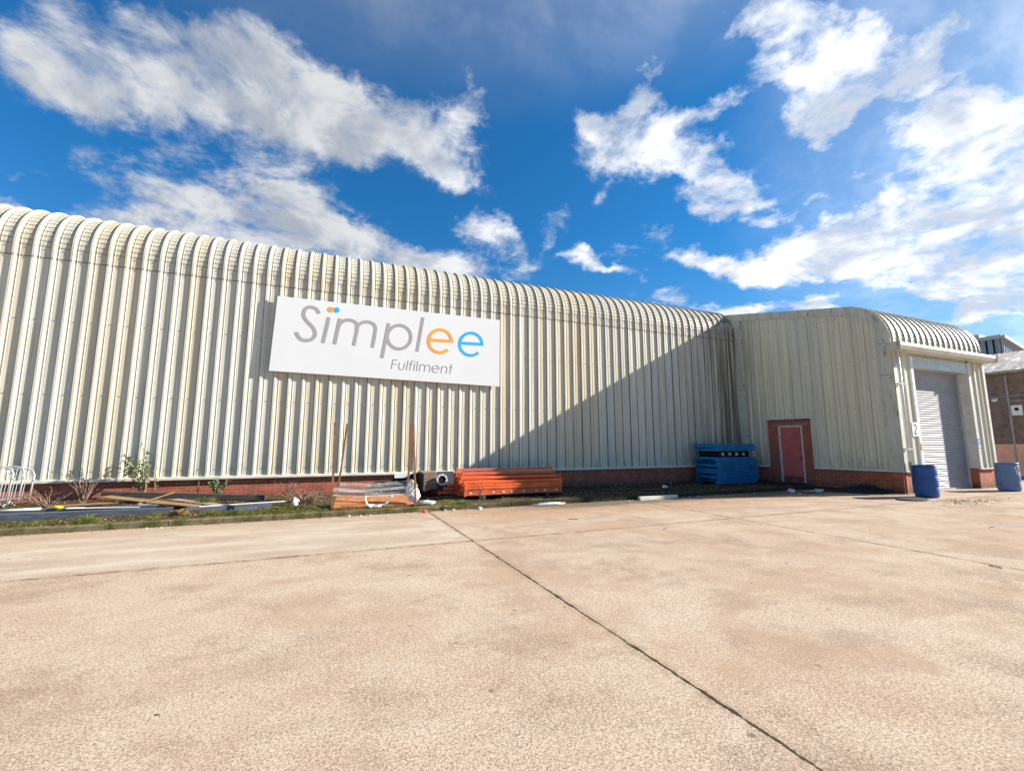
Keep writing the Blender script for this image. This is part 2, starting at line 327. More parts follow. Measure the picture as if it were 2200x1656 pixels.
def kerbm():
    T = mat('kerb_concrete', .95, 0, .04); P = wpos(T); s = T.n('SeparateXYZ'); T.put(s.inputs[0], P)
    n = T.noise(P, 5, 8, .7); n2 = T.noise(P, 40, 5, .7)
    c = T.mix(T.rng(n, .3, .7), (.22, .175, .11), (.10, .085, .04))
    c = T.mix(T.m('MULTIPLY', T.rng(T.noise(P, 2.4, 6, .7), .46, .6), .8), c, (.06, .065, .014))
    c = T.mix(T.m('MULTIPLY', T.rng(n2, .6, .7), .5), c, (.5, .45, .36))
    c = T.mix(T.m('MULTIPLY', T.rng(s.outputs[0], 3., 5.), .8), c, (.03, .028, .02))  # shade of the wing painted into the kerb's right-hand run
    T.put(T.b.inputs['Base Color'], c); bump(T, T.m('ADD', n, T.m('MULTIPLY', n2, .4)), .7, .01)
    return T.mt
def plastic_wrap(name, alpha=.45):
    T = mat(name, .25, 0, .8); T.put(T.b.inputs['Base Color'], (.78, .80, .80, 1))
    n = T.noise(T.mp(wpos(T), sc=(2, 2, 40)), 1., 6, .65)
    T.put(T.b.inputs['Alpha'], T.rng(n, .35, .65, alpha*.35, min(1, alpha*1.7)))
    bump(T, n, .6, .01); return T.mt
def leafm(name, a, b):
    T = mat(name, .6, 0, .25); r = T.n('NewGeometry').outputs['Random Per Island']
    T.put(T.b.inputs['Base Color'], T.mix(r, a, b)); return T.mt

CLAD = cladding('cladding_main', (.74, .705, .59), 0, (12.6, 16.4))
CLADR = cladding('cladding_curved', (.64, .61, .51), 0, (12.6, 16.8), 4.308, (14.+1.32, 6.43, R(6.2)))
CLADW = cladding('cladding_wing_roof', (.64, .61, .51), 0, (40., 41.), 4.308, (8.62+1.37, 5.2, R(6.2)))
CLADX = cladding('cladding_wing_front', (.72, .69, .57), 0, (40., 41.))
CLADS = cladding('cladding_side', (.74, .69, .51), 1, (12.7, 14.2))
TRIM = simple('painted_trim', (.60, .585, .50), .45, 0, .12, 3, .1, ((.22, .22, .17), .60))
TRIMD = simple('trim_in_grime', (.53, .50, .385), .5, 0, .12, 3, .1, ((.16, .16, .12), .56), stretch=(2, 2, .4))
BRX = brick('brick_red', 0); BRY = brick('brick_red_side', 1, dark=.4)
BRD = brick('brick_door_surround', 1, (.36, .09, .045), (.27, .065, .035), (.40, .24, .17), .2)
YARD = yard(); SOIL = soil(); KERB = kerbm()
BLACK = simple('black_void', (.008, .008, .008), .9, 0, .2, 4, 0)
SCREW = simple('screw_heads', (.10, .085, .06), .6, .2, .2, 4, 0)
JOINT = simple('sheet_joint_sealant', (.07, .065, .05), .8, 0, .3, 4, 0)
GALV = simple('galvanised_steel', (.46, .47, .47), .5, .25, .12, 5, .1, ((.36, .38, .39), .6))
SHUT = simple('shutter_steel', (.33, .33, .35), .5, .15, .08, 2.5, .08, ((.38, .38, .38), .62))
DOORR = simple('door_red_paint', (.48, .11, .09), .5, 0, .18, 2.2, .08, ((.14, .035, .035), .62))
WHITE = simple('white_paint', (.78, .78, .77), .45, 0, .05, 3, .03)
FRAMEW = simple('frame_paint', (.62, .56, .58), .5, 0, .12, 4, .05)
SIGNW = simple('sign_white', (.72, .72, .72), .35, 0, .015, 1.2, 0)
LGREY = simple('letter_grey', (.36, .34, .345), .4, 0, .03, 2, 0)
LORA = simple('letter_orange', (.85, .36, .06), .4, 0, .03, 2, 0)
LBLU = simple('letter_blue', (.03, .42, .86), .4, 0, .03, 2, 0)
INK = simple('black_ink', (.01, .01, .012), .5, 0, .1, 2, 0)
YEL = simple('yellow_sticker', (.75, .55, .03), .5, 0, .1, 2, 0)
BLUS = simple('blue_notice', (.05, .25, .70), .5, 0, .1, 2, 0)
ORA = simple('orange_paint', (.76, .125, .025), .5, 0, .22, 3, .1, ((.30, .06, .03), .58), .4)
ORA2 = simple('orange_paint_faded', (.62, .12, .045), .5, 0, .22, 3, .08, ((.30, .06, .03), .62), .4)
BLUP = simple('blue_paint', (.010, .20, .45), .4, 0, .25, 4, .08, ((.05, .07, .12), .56), .4)
DRUM = simple('drum_blue_plastic', (.022, .085, .27), .45, 0, .12, 3, .06, ((.08, .13, .28), .66), .4)
DRUM2 = simple('drum_faded_plastic', (.11, .19, .34), .5, 0, .12, 3, .06, ((.2, .25, .38), .64), .4)
RUST = simple('rusty_steel', (.26, .105, .045), .85, .1, .35, 12, .3, ((.10, .05, .03), .55))
RUSTB = simple('rust_orange_board', (.42, .165, .06), .85, 0, .35, 4, .3, ((.16, .07, .035), .52), stretch=(1, 6, 6))
TIMB = simple('weathered_timber', (.26, .185, .14), .9, 0, .4, 4, .5, ((.08, .06, .045), .56), stretch=(1, 7, 7))
TIMO = simple('ochre_timber', (.24, .145, .07), .85, 0, .3, 3, .3, ((.20, .12, .06), .56), stretch=(1, 5, 5))
TIMD = simple('dark_timber', (.085, .072, .06), .9, 0, .35, 4, .5, ((.03, .026, .022), .56), stretch=(1, 7, 7))
SLATE = simple('grey_steel', (.105, .12, .14), .6, .15, .3, 4, .2, ((.05, .05, .05), .6), stretch=(1, 4, 4))
DUCT = simple('dark_purple_board', (.10, .085, .11), .6, 0, .2, 5, .1)
TWIG = simple('dry_twig', (.22, .145, .10), .9, 0, .35, 8, 0)
LEAF = leafm('shrub_leaf', (.09, .15, .06), (.27, .33, .16)); GRASS = leafm('grass_blade', (.07, .11, .02), (.22, .24, .06))
MOSS = leafm('moss_tuft', (.07, .075, .018), (.22, .21, .045)); DEAD = leafm('leaf_litter', (.08, .05, .03), (.42, .30, .17))
STONE = leafm('pebbles', (.09, .07, .05), (.30, .25, .19)); WRAP = plastic_wrap('stretch_wrap', .20); BAG = plastic_wrap('crumpled_film', .7)
ROOFC = simple('fibre_cement_roof', (.30, .275, .245), .9, 0, .4, 1.2, .3, ((.85, .85, .83), .52), stretch=(.5, 3.5, 1))
BGCLAD = simple('background_cladding', (.38, .42, .43), .6, 0, .08, 2, .1)
SALMON = simple('salmon_board', (.80, .42, .30), .8, 0, .12, 3, .1)
GUANO = simple('litter_white', (.75, .74, .72), .7, 0, .1, 6, .1)
BIRD = simple('bird_dark', (.03, .03, .035), .8, 0, .1, 6, 0)
MUD = simple('dark_mulch', (.02, .02, .016), .9, 0, .5, 9, .8, ((.15, .13, .09), .66))

# ------------------------------------------------------------------ mesh helpers
class MB:
    def __init__(s): s.v = []; s.f = []
    def add(s, vs, fs):
        k = len(s.v); s.v += [tuple(v) for v in vs]; s.f += [tuple(i+k for i in f) for f in fs]; return s
    def hexa(s, p):                       # 8 corners: bottom 4 ccw, top 4 ccw
        return s.add(p, [(3, 2, 1, 0), (4, 5, 6, 7), (0, 1, 5, 4), (1, 2, 6, 5), (2, 3, 7, 6), (3, 0, 4, 7)])
    def box(s, x0, x1, y0, y1, z0, z1, M=None):
        p = [(x0, y0, z0), (x1, y0, z0), (x1, y1, z0), (x0, y1, z0), (x0, y0, z1), (x1, y0, z1), (x1, y1, z1), (x0, y1, z1)]
        if M: p = [M @ Vector(q) for q in p]
        return s.hexa(p)
    def bar(s, a, b, w, h, upv=(0, 0, 1), off=0):       # box from a to b
        a, b = Vector(a), Vector(b); d = (b-a).normalized(); u = Vector(upv)
        r_ = d.cross(u).normalized()*w/2; u = r_.cross(d).normalized()*h/2
        p = [a-r_-u, b-r_-u, b+r_-u, a+r_-u, a-r_+u, b-r_+u, b+r_+u, a+r_+u]
        return s.hexa([p[0], p[3], p[2], p[1], p[4], p[7], p[6], p[5]])
    def tube(s, pts, r, n=8, cap=True):
        pts = [Vector(p) for p in pts]; rr = r if isinstance(r, (list, tuple)) else [r]*len(pts); vs = []; fs = []
        ref = None
        for i, p in enumerate(pts):
            d = (pts[min(i+1, len(pts)-1)]-pts[max(i-1, 0)]).normalized()
            if ref is None: ref = Vector((0, 0, 1)) if abs(d.z) < .9 else Vector((1, 0, 0))
            a = d.cross(ref).normalized(); b = d.cross(a).normalized(); ref = -b if False else ref
            vs += [p+(a*math.cos(2*math.pi*k/n)+b*math.sin(2*math.pi*k/n))*rr[i] for k in range(n)]
        for i in range(len(pts)-1):
            for k in range(n): fs.append((i*n+k, i*n+(k+1) % n, (i+1)*n+(k+1) % n, (i+1)*n+k))
        if cap: fs += [tuple(range(n))[::-1], tuple(range((len(pts)-1)*n, len(pts)*n))]
        return s.add(vs, fs)
    def lathe(s, prof, c=(0, 0, 0), n=32, M=None):
        vs = []; fs = []
        for r_, z in prof: vs += [Vector((c[0]+r_*math.cos(2*math.pi*k/n), c[1]+r_*math.sin(2*math.pi*k/n), c[2]+z)) for k in range(n)]
        for i in range(len(prof)-1):
            for k in range(n): fs.append((i*n+k, i*n+(k+1) % n, (i+1)*n+(k+1) % n, (i+1)*n+k))
        fs += [tuple(range(n))[::-1], tuple(range((len(prof)-1)*n, len(prof)*n))]
        if M: vs = [M @ v for v in vs]
        return s.add(vs, fs)
    def prism(s, poly, f):                # poly of 2-D points, f(pt, side) -> 3-D
        n = len(poly); vs = [f(p, 0) for p in poly]+[f(p, 1) for p in poly]
        return s.add(vs, [tuple(range(n))[::-1], tuple(range(n, 2*n))]+[(i, (i+1) % n, n+(i+1) % n, n+i) for i in range(n)])
    def grid(s, rows):
        n = len(rows[0]); vs = [p for r_ in rows for p in r_]
        return s.add(vs, [(i*n+j, i*n+j+1, (i+1)*n+j+1, (i+1)*n+j) for i in range(len(rows)-1) for j in range(n-1)])
    def obj(s, name, mt, parent=None, smooth=False, origin=None, bevel=0):
        me = bpy.data.meshes.new(name); vs = s.v
        o = bpy.data.objects.new(name, me)
        if origin is not None: vs = [tuple(Vector(v)-Vector(origin)) for v in vs]; o.location = origin
        me.from_pydata(vs, [], s.f); me.materials.append(mt)
        if smooth: me.polygons.foreach_set('use_smooth', [True]*len(me.polygons))
        me.update(); COL.objects.link(o)
        if parent:
            o.parent = parent; pl = Vector((0, 0, 0)); q = parent
            while q: pl += q.location; q = q.parent
            if origin is None: o.location = -pl
            else: o.location = Vector(origin)-pl
        if bevel:
            b = o.modifiers.new('bevel', 'BEVEL'); b.width = bevel; b.segments = 2; b.limit_method = 'ANGLE'
        return o
def tag(o, label=None, cat=None, group=None, kind=None):
    if label: o['label'] = label
    if cat: o['category'] = cat
    if group: o['group'] = group
    if kind: o['kind'] = kind
    return o
def thing(name, label, cat, loc=(0, 0, 0), group=None):
    o = bpy.data.objects.new(name, None); COL.objects.link(o); o.location = loc; o.empty_display_size = .2
    return tag(o, label, cat, group)
def copy_tree(o, parent=None):
    c = o.copy(); COL.objects.link(c)
    if parent: c.parent = parent
    for ch in o.children: copy_tree(ch, c)
    return c

# ------------------------------------------------------------------ ground
b = MB(); N = 24; b.add([(0, 0, 0)]+[(900*math.cos(2*math.pi*k/N), 900*math.sin(2*math.pi*k/N), 0) for k in range(N)], [(0, k+1, (k+1) % N+1) for k in range(N)])
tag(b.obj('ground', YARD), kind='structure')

YW = 14.0                     # plane of the long ribbed wall
YK = 10.9                     # front of the kerb
def hv(x, y):                 # height of the verge
    t = min(1, max(0, (y-YK-.15)/3.)); bank = .20*max(0, min(1, (1.5-x)/4.))-.02
    n = .035*math.sin(2.3*x+1.7*y)*math.sin(3.1*y-x)+.02*math.sin(7.1*x+3*y)*math.sin(5.3*y)
    return .10+bank*t+n*min(1, t*4)
rows = []
for j in range(34):
    y = YK+.14+j*(3.2/33)
    rows.append([(x_, y, hv(x_, y)+rnd.uniform(-.008, .008)) for x_ in [-22+i*.12 for i in range(int(38.9/.12))]])
b = MB().grid(rows); tag(b.obj('verge_soil', SOIL, smooth=True), kind='structure')
b = MB(); x = -22.
kr = random.Random(3)
while x < 15.9:
    L = .915; dz = kr.uniform(-.006, .006); dy = kr.uniform(-.008, .008)
    z1 = .115+dz
    pr = [(YK+dy, -.05), (YK+dy, z1-.02), (YK+dy+.018, z1), (YK+dy+.15, z1), (YK+dy+.15, -.05)]
    b.prism(pr, lambda p, s_: (x+.006+(L-.012)*s_, p[0], p[1])); x += L
tag(b.obj('kerb', KERB), kind='structure')

# ------------------------------------------------------------------ ribbed sheets
PER = .36; X0 = 4.308
PROF = [(0, 1.), (.05, 1.), (.078, 0), (.118, 0), (.123, .16), (.133, .16), (.138, 0), (.245, 0), (.25, .12), (.26, .12), (.265, 0), (.332, 0)]
DEP = .038
def ribs(x0, x1, base=X0, per=PER):
    out = []; k = math.floor((x0-base)/per)-1
    while base+k*per < x1:
        for u, d in PROF:
            xx = base+k*per+u
            if x0 < xx < x1: out.append((xx, d))
        k += 1
    return [(x0, out[0][1])]+out+[(x1, out[-1][1])]
def sheet(b, xs, path, f):
    """path: (y, z, ny, nz, pan_offset, lift); f(x, y, z) places"""
    rows = []
    for (y, z, ny, nz, po, lift) in path:
        r_ = []
        for (xx, d) in xs:
            o = DEP*d+lift+(po if d < .5 else po*.15)
            r_.append(f(xx, y+ny*o, z+nz*o))
        rows.append(r_)
    return b.grid(rows)
def eave_path(y0, zc, Rr, zstart, slope, crimp=6.2, yend=None, lift=.004, first=0):
    p = [(y0, zstart, -1, 0, 0, lift)]
    a_end = 90-math.degrees(slope); a = 0; k = 0
    def pt(a, po): c_, s_ = math.cos(R(a)), math.sin(R(a)); return (y0+Rr-Rr*c_, zc+Rr*s_, -c_, s_, po, lift)
    dl = math.degrees(.009/Rr)
    while a < a_end-2:
        p += [pt(max(a-dl*1.6, 0) if k else 0, 0), pt(a+.001, -.014), pt(a+dl*1.6, 0)] if k else [pt(0, 0), pt(dl, -.014), pt(dl*2.6, 0)]
        p.append(pt(a+crimp/2, .002)); a += crimp; k += 1
    p.append(pt(a_end, 0))
    if yend:
        y1, z1 = p[-1][0], p[-1][1]; ny, nz = p[-1][2], p[-1][3]
        for t in (.5, 1): p.append((y1+(yend-y1)*t, z1+(yend-y1)*t*math.tan(slope), ny, nz, 0, lift))
    return p
SL = R(10.7)
wh = thing('warehouse', 'long low warehouse with cream ribbed metal wall, curved eaves and red brick base', 'warehouse', (0, YW, 0))
XE = 16.62
b = MB(); sheet(b, ribs(-22., XE), [(YW, .76, -1, 0, 0, 0), (YW, 3.4, -1, 0, 0, 0), (YW, 6.17, -1, 0, 0, 0)], lambda x, y, z: (x, y, z))
b.obj('wall_cladding', CLAD, wh)
b = MB(); sheet(b, ribs(-22., XE), eave_path(YW, 6.43, 1.32, 6.13, SL, yend=24., lift=.006), lambda x, y, z: (x, y, z))
b.obj('curved_roof', CLADR, wh)
# sheet side laps: a thin dark line down the flank every third rib, and the horizontal lap
b = MB(); k = -24*3
while X0+k*PER < XE:
    xx = X0+k*PER
    if k % 3 == 0 and xx > -22: b.box(xx-.011, xx-.001, YW-DEP-.0015, YW-DEP+.014, .76, 6.13)
    k += 1
b.obj('sheet_laps', JOINT, wh)
b = MB(); scr = random.Random(5)
for z in (.95, 2.79, 4.60, 6.36):
    k = -73
    while X0+k*PER < XE-.3:
        xx = X0+k*PER+.205+scr.uniform(-.006, .006); zz = z+scr.uniform(-.008, .008)
        b.lathe([(.013, 0), (.013, .003), (.007, .006), (.007, .011)], n=7, M=Matrix.Translation((xx, YW-.001 if z < 6 else YW-.007, zz)) @ Matrix.Rotation(R(90), 4, 'X'))
        k += 1
tag(b.obj('screws', SCREW, wh), kind='stuff')
b = MB()
b.prism([(YW-.075, .735), (YW-.07, .765), (YW+.02, .785), (YW+.02, .735)], lambda p, s_: (-22+(XE+22)*s_, p[0], p[1])) 
b.box(-22, XE, YW-.078, YW-.074, .70, .737)
b.obj('base_flashing', TRIM, wh)
b = MB(); b.box(-22, XE, YW+.02, YW+.32, -.3, .735); b.obj('brick_plinth', BRX, wh)
b = MB(); b.box(-22.02, -22, YW, 36, 0, 8.2).box(-22, XE+7, 35.98, 36, 0, 8.2)
b.prism([(24., 9.55), (36, 7.3), (36, 7.25), (24, 9.5)], lambda p, s_: (-22+46*s_, p[0], p[1])); b.obj('rear_roof_and_walls', TRIM, wh)
# broken opening in the plinth
b = MB(); b.box(1.93, 2.64, YW+.01, YW+.0185, .05, .69); b.obj('plinth_opening', BLACK, wh)

# ------------------------------------------------------------------ loading bay wing
A = Vector((XE, YW, 0)); B_ = Vector((17.5, 8.62, 0)); LD = (B_-A).length; DD = (B_-A)/LD; NO = Vector((DD.y, -DD.x, 0))   # NO points out (-X)
def W(s, o, z): return A+DD*s+NO*o+Vector((0, 0, z))
wg = thing('loading_bay_wing', 'projecting loading bay with curved front roof, roller shutter and red side door', 'loading bay', (17.5, 8.62, 0))
RB = 1.37; ZC = 5.2; YF = 8.62; XR = 23.4
ya = YF+RB-RB*math.sin(SL); za = ZC+RB*math.cos(SL)
def ytop(y):
    if y >= ya: return za+(y-ya)*math.tan(SL)
    t = max(-1, min(1, (YF+RB-y)/RB)); return ZC+RB*math.sqrt(max(0, 1-t*t))
def stop(s): return ytop((A+DD*s).y)
def side(b, s0, s1, zb):
    xs = ribs(s0, s1, .09); rows = [[], [], []]
    ok = []
    for s_, d in xs:
        zt = stop(s_)-.04
        for r_, z in zip(rows, (zb, (zb+zt)/2, zt)): r_.append(W(s_, DEP*d*.8, z))
    b.grid(rows)
# short extra columns so that the curved top is followed
b = MB(); side(b, -1.2, 1.13, .74); side(b, 1.13, 2.79, 2.66)
def side_fine(b, s0, s1, zb):
    xs = ribs(s0, s1, .09); q = []
    for i in range(len(xs)-1):
        (a0, d0), (a1, d1) = xs[i], xs[i+1]; n = max(1, int((a1-a0)/.03))
        q += [(a0+(a1-a0)*t/n, d0+(d1-d0)*t/n) for t in range(n)]
    q.append(xs[-1]); b.grid([[W(s_, DEP*d*.8, zb) for s_, d in q], [W(s_, DEP*d*.8, stop(s_)-.03) for s_, d in q]])
side_fine(b, 2.79, LD-.02, .74)
b.obj('side_cladding', CLADS, wg)
b = MB()
for z in (.95, 2.85, 4.55, 6.2):
    for k in range(-1, 15):
        s_ = .09+k*PER+.205
        if z < 2.7 and 1.0 < s_ < 2.9: continue
        if s_ > LD-.4 or s_ < .5 or z > stop(s_)-.35: continue
        M = Matrix.Translation(W(s_, .002, z)) @ NO.to_track_quat('Z', 'Y').to_matrix().to_4x4()
        b.lathe([(.016, 0), (.016, .004), (.008, .007), (.008, .012)], n=7, M=M)
tag(b.obj('screws', SCREW, wg), kind='stuff')
# verge trim: band that follows the roof edge, then corner flashing down the front corner
def outline(inset):
    pts = []
    n = 60
    for i in range(n+1):
        y = 14.9+(ya-14.9)*i/n; pts.append((y, ytop(y)-inset/math.cos(SL)))
    for i in range(1, 25):
        a = 90-math.degrees(SL)-(90-math.degrees(SL))*i/24; rr = RB-inset
        pts.append((YF+RB-rr*math.cos(R(a)), ZC+rr*math.sin(R(a))))
    return pts
def sof(y): return (YW-y)/(-DD.y)
o_, i_ = outline(-.02), outline(.27)
i_ = [(y, z) for (y, z) in i_]
b = MB()
fo = lambda p, o: W(sof(p[0]), o, p[1])
# band
rows = [[fo(p, .034) for p in i_], [fo(p, .040) for p in i_], [fo(p, .040) for p in o_], [fo(p, -.10) for p in o_]]
b.grid(rows); b.obj('verge_trim', TRIMD, wg)
b = MB(); s1 = sof(YF+.27+.09)
for z0, z1 in ((.70, 3.93), (3.945, 5.02), (5.03, 5.22)):
    b.hexa([W(s1, .030, z0), W(LD+.012, .030, z0), W(LD+.012, .042, z0), W(s1, .042, z0), W(s1, .030, z1), W(LD+.012, .030, z1), W(LD+.012, .042, z1), W(s1, .042, z1)])
b.obj('corner_flashing', TRIMD, wg)
b = MB(); b.box(17.47, 17.66, YF-.036, YF-.030, .70, 4.9); b.obj('corner_return', TRIM, wg)
# curved flashing where the wing meets the long wall
def mainprof(off):
    Rm = 1.32; q = [(YW, .72), (YW, 6.43)]
    for i in range(1, 20): a = R(79.3*i/19); q.append((YW+Rm-Rm*math.cos(a), 6.43+Rm*math.sin(a)))
    return [(y-off*(1 if k < 2 else math.cos(R(79.3*(k-1)/19))), z+(0 if k < 2 else off*math.sin(R(79.3*(k-1)/19)))) for k, (y, z) in enumerate(q)]
b = MB(); ip, op = mainprof(-.02), mainprof(.36)
keep = [k for k in range(len(op)) if op[k][1] < ytop(op[k][0])+.0]
kk = keep[-1]+1
b.grid([[fo(p, .044) for p in ip[:kk]], [fo(p, .044) for p in op[:kk]], [fo(p, .02) for p in op[:kk]]]); b.obj('junction_flashing', TRIMD, wg)
b = MB()
for z in (1.95, 3.97, 5.99): b = MB(); b.hexa([W(.0, .044, z), W(.37, .044, z), W(.37, .048, z), W(.0, .048, z), W(.0, .044, z+.012), W(.37, .044, z+.012), W(.37, .048, z+.012), W(.0, .048, z+.012)]); b.obj('lap_joint', JOINT, wg)
for z in (3.93, 5.02): b = MB(); b.hexa([W(s1, .042, z), W(LD, .042, z), W(LD, .045, z), W(s1, .045, z), W(s1, .042, z+.012), W(LD, .042, z+.012), W(LD, .045, z+.012), W(s1, .045, z+.012)]); b.obj('lap_joint', JOINT, wg)
# base drip flashing on the side (broken by the door surround)
b = MB()
for s0, s1_ in ((-.05, 1.12), (2.80, LD)):
    b.hexa([W(s0, -.02, .70), W(s1_, -.02, .70), W(s1_, .078, .70), W(s0, .078, .70), W(s0, -.02, .75), W(s1_, -.02, .75), W(s1_, .060, .75), W(s0, .060, .75)])
b.hexa([W(1.0, -.02, 2.60), W(2.88, -.02, 2.60), W(2.88, .085, 2.60), W(1.0, .085, 2.60), W(1.0, -.02, 2.655), W(2.88, -.02, 2.655), W(2.88, .065, 2.655), W(1.0, .065, 2.655)])
b.hexa([W(1.10, -.1, .70), W(1.13, -.1, .70), W(1.13, .036, .70), W(1.10, .036, .70), W(1.10, -.1, 2.6), W(1.13, -.1, 2.6), W(1.13, .036, 2.6), W(1.10, .036, 2.6)])
b.hexa([W(2.79, -.1, .75), W(2.82, -.1, .75), W(2.82, .036, .75), W(2.79, .036, .75), W(2.79, -.1, 2.6), W(2.82, -.1, 2.6), W(2.82, .036, 2.6), W(2.79, .036, 2.6)])
b.obj('drip_flashing', TRIM, wg)
# brick: plinth, door surround
def wbox(b, s0, s1, o0, o1, z0, z1):
    return b.hexa([W(s0, o0, z0), W(s1, o0, z0), W(s1, o1, z0), W(s0, o1, z0), W(s0, o0, z1), W(s1, o0, z1), W(s1, o1, z1), W(s0, o1, z1)])
b = MB(); wbox(b, -.3, 1.12, -.3, -.06, -.2, .70); b.obj('brick_plinth', BRY, wg); b = MB(); wbox(b, 2.80, LD, -.3, -.06, -.2, .70); b.obj('brick_plinth', BRY, wg)
b = MB(); wbox(b, 1.12, 1.53, -.3, -.055, -.2, 2.62); wbox(b, 2.43, 2.80, -.3, -.055, -.2, 2.62); wbox(b, 1.53, 2.43, -.3, -.055, 2.335, 2.62); b.obj('brick_door_surround', BRD, wg)
b = MB(); wbox(b, 1.33, 2.63, -.055, -.050, 2.345, 2.43); b.obj('door_lintel', simple('lintel_concrete', (.26, .20, .19), .8, 0, .2, 6, .2), wg)
dr = MB(); wbox(dr, 1.585, 2.375, -.17, -.125, .14, 2.285); door = dr.obj('side_door', DOORR, wg)
b = MB(); wbox(b, 1.535, 1.585, -.2, -.052, .02, 2.335); wbox(b, 2.375, 2.427, -.2, -.052, .02, 2.335); wbox(b, 1.585, 2.375, -.2, -.052, 2.285, 2.333); b.obj('door_frame', FRAMEW, door)
b = MB(); wbox(b, 2.27, 2.31, -.124, -.115, .98, 1.18); b.tube([W(2.29, -.115, 1.12), W(2.29, -.06, 1.12), W(2.19, -.06, 1.12)], .010, 8); b.obj('handle', simple('handle_metal', (.10, .09, .09), .4, .6, .1, 5, 0), door)
for z in (.35, 1.15, 1.95): b = MB(); b.tube([W(1.597, -.122, z), W(1.597, -.122, z+.11)], .011, 8); b.obj('hinge', GALV, door)
b = MB(); wbox(b, 1.60, 2.36, -.125, -.121, .16, .36); b.obj('kick_plate', simple('scuffed_kick_plate', (.20, .055, .05), .6, 0, .3, 5, .1), door)
b = MB(); wbox(b, 1.53, 2.43, -.3, -.02, -.05, .13); b.obj('door_step', simple('black_step', (.03, .028, .024), .9, 0, .3, 6, .4), wg)
# front: curved roof
def clampx(x, y):
    t = (YW-y)/(-DD.y); return max(x, (A+DD*t).x-.0)
b = MB(); sheet(b, ribs(16.0, XR), [(YF, 4.86, -1, 0, 0, 0)]+eave_path(YF, ZC, RB, 4.87, SL, yend=20.5, lift=0), lambda x, y, z: (clampx(x, y), y, z))
b.obj('curved_roof', CLADW, wg)
# front: end cap on the right of the curve
b = MB()
op = [(YF+RB-RB*1.02*math.cos(R(a)), ZC+RB*1.02*math.sin(R(a))) for a in range(0, 80, 4)]
ip2 = [(YF+RB-RB*.86*math.cos(R(a)), ZC+RB*.86*math.sin(R(a))) for a in range(0, 80, 4)]
b.grid([[(XR-.10, y, z) for y, z in op], [(XR+.02, y, z) for y, z in op], [(XR+.02, y, z) for y, z in ip2]])
b.box(XR, XR+.02, YF, 14, 0, 5.3).prism([(YF+.02, 5.2), (14, 5.2), (14, 7.3), (ya, za-.02), (YF+.4, 6.1)], lambda p, s_: (XR+.0+.015*s_, p[0], p[1]))
b.obj('right_verge_trim', TRIM, wg)
# front walls
XL0, XL1, XR0 = 17.64, 18.47, 22.22
for x0, x1, zb in ((XL0, XL1, .74), (XR0+.10, XR, .74)):
    b = MB(); sheet(b, ribs(x0, x1, x0-.30 if x0 < 20 else x0-.04), [(YF, zb, -1, 0, 0, 0), (YF, 4.86, -1, 0, 0, 0)], lambda x, y, z: (x, y, z)); b.obj('front_cladding', CLADX, wg)
b = MB(); b.box(17.46, XL1, YF+.03, YF+.33, -.2, .73); b.obj('front_brick_plinth', BRX, wg); b = MB(); b.box(XR0, XR-.02, YF+.03, YF+.33, -.2, .73); b.obj('front_brick_plinth', BRX, wg)
b = MB(); b.box(17.44, XL1, YF-.05, YF+.03, .70, .74); b.obj('front_drip_flashing', TRIM, wg); b = MB(); b.box(XR0, XR, YF-.05, YF+.03, .70, .74); b.obj('front_drip_flashing', TRIM, wg)
b = MB(); b.box(XL1, XL1+.13, YF-.045, YF+.30, .0, 4.62); b.obj('left_jamb', WHITE, wg)
b = MB(); b.box(XR0-.02, XR0+.14, YF-.045, YF+.30, .735, 4.66); b.obj('right_jamb', TRIM, wg)
b = MB(); b.box(XR-.13, XR+.02, YF-.045, YF+.02, .735, 4.86); b.obj('right_corner_trim', TRIM, wg)
b = MB(); b.box(XL1+.10, XR0-.01, YF-.02, YF+.30, 4.25, 4.64); b.obj('shutter_housing', GALV, wg, bevel=.008)
b = MB(); b.box(XL1, XR0+.1, YF+.02, YF+.1, 4.64, 4.87); b.obj('head_flashing', TRIMD, wg)
b = MB(); rows = []; n = int(4.30/.085)
for i in range(n+1):
    z = .03+i*.085
    for dz, oy in ((0, .004), (.010, -.004), (.030, -.024), (.055, -.026), (.076, -.006)):
        rows.append([(XL1+.08, YF+.34+oy, z+dz), (XR0, YF+.34+oy, z+dz)])
b.grid(rows[:-4]); sh = b.obj('roller_shutter', SHUT, wg)
b = MB(); b.box(XR0-.055, XR0-.012, YF+.26, YF+.40, .0, 4.25); b.obj('guide_rail', GALV, sh)
b = MB(); b.box(XL1+.13, XR0-.05, YF+.30, YF+.35, .0, .05); b.obj('bottom_bar', GALV, sh)
b = MB(); b.prism([(YF-.02, 4.93), (YF-.40, 4.95), (YF-.42, 4.86), (YF-.36, 4.74), (YF-.02, 4.72)], lambda p, s_: (17.22+(6.30)*s_, p[0], p[1])); b.obj('gutter', TRIM, wg, bevel=.01)
b = MB(); b.box(17.2, 17.22, YF-.44, YF-.0, 4.71, 4.98); b.obj('gutter_end', TRIMD, wg); b = MB(); b.box(23.52, 23.54, YF-.44, YF-.0, 4.71, 4.98); b.obj('gutter_end', TRIMD, wg)
b = MB(); b.tube([(17.62, YF-.12, 4.74), (17.62, YF-.12, 1.02)], .042, 12); dp = b.obj('downpipe', WHITE, wg, smooth=True)
b = MB(); b.tube([(17.62, YF-.12, 1.02), (17.62, YF-.12, .80), (17.64, YF-.15, .70), (17.64, YF-.15, .05)], .055, 12); b.obj('downpipe_shoe', simple('pipe_grey_green', (.30, .31, .24), .7, 0, .2, 5, .1), dp)
b = MB()
for z in (3.6, 1.45): b = MB(); b.bar((17.40, YF-.12, z), (17.72, YF-.12, z), .11, .035); b.obj('pipe_bracket', GALV, dp)
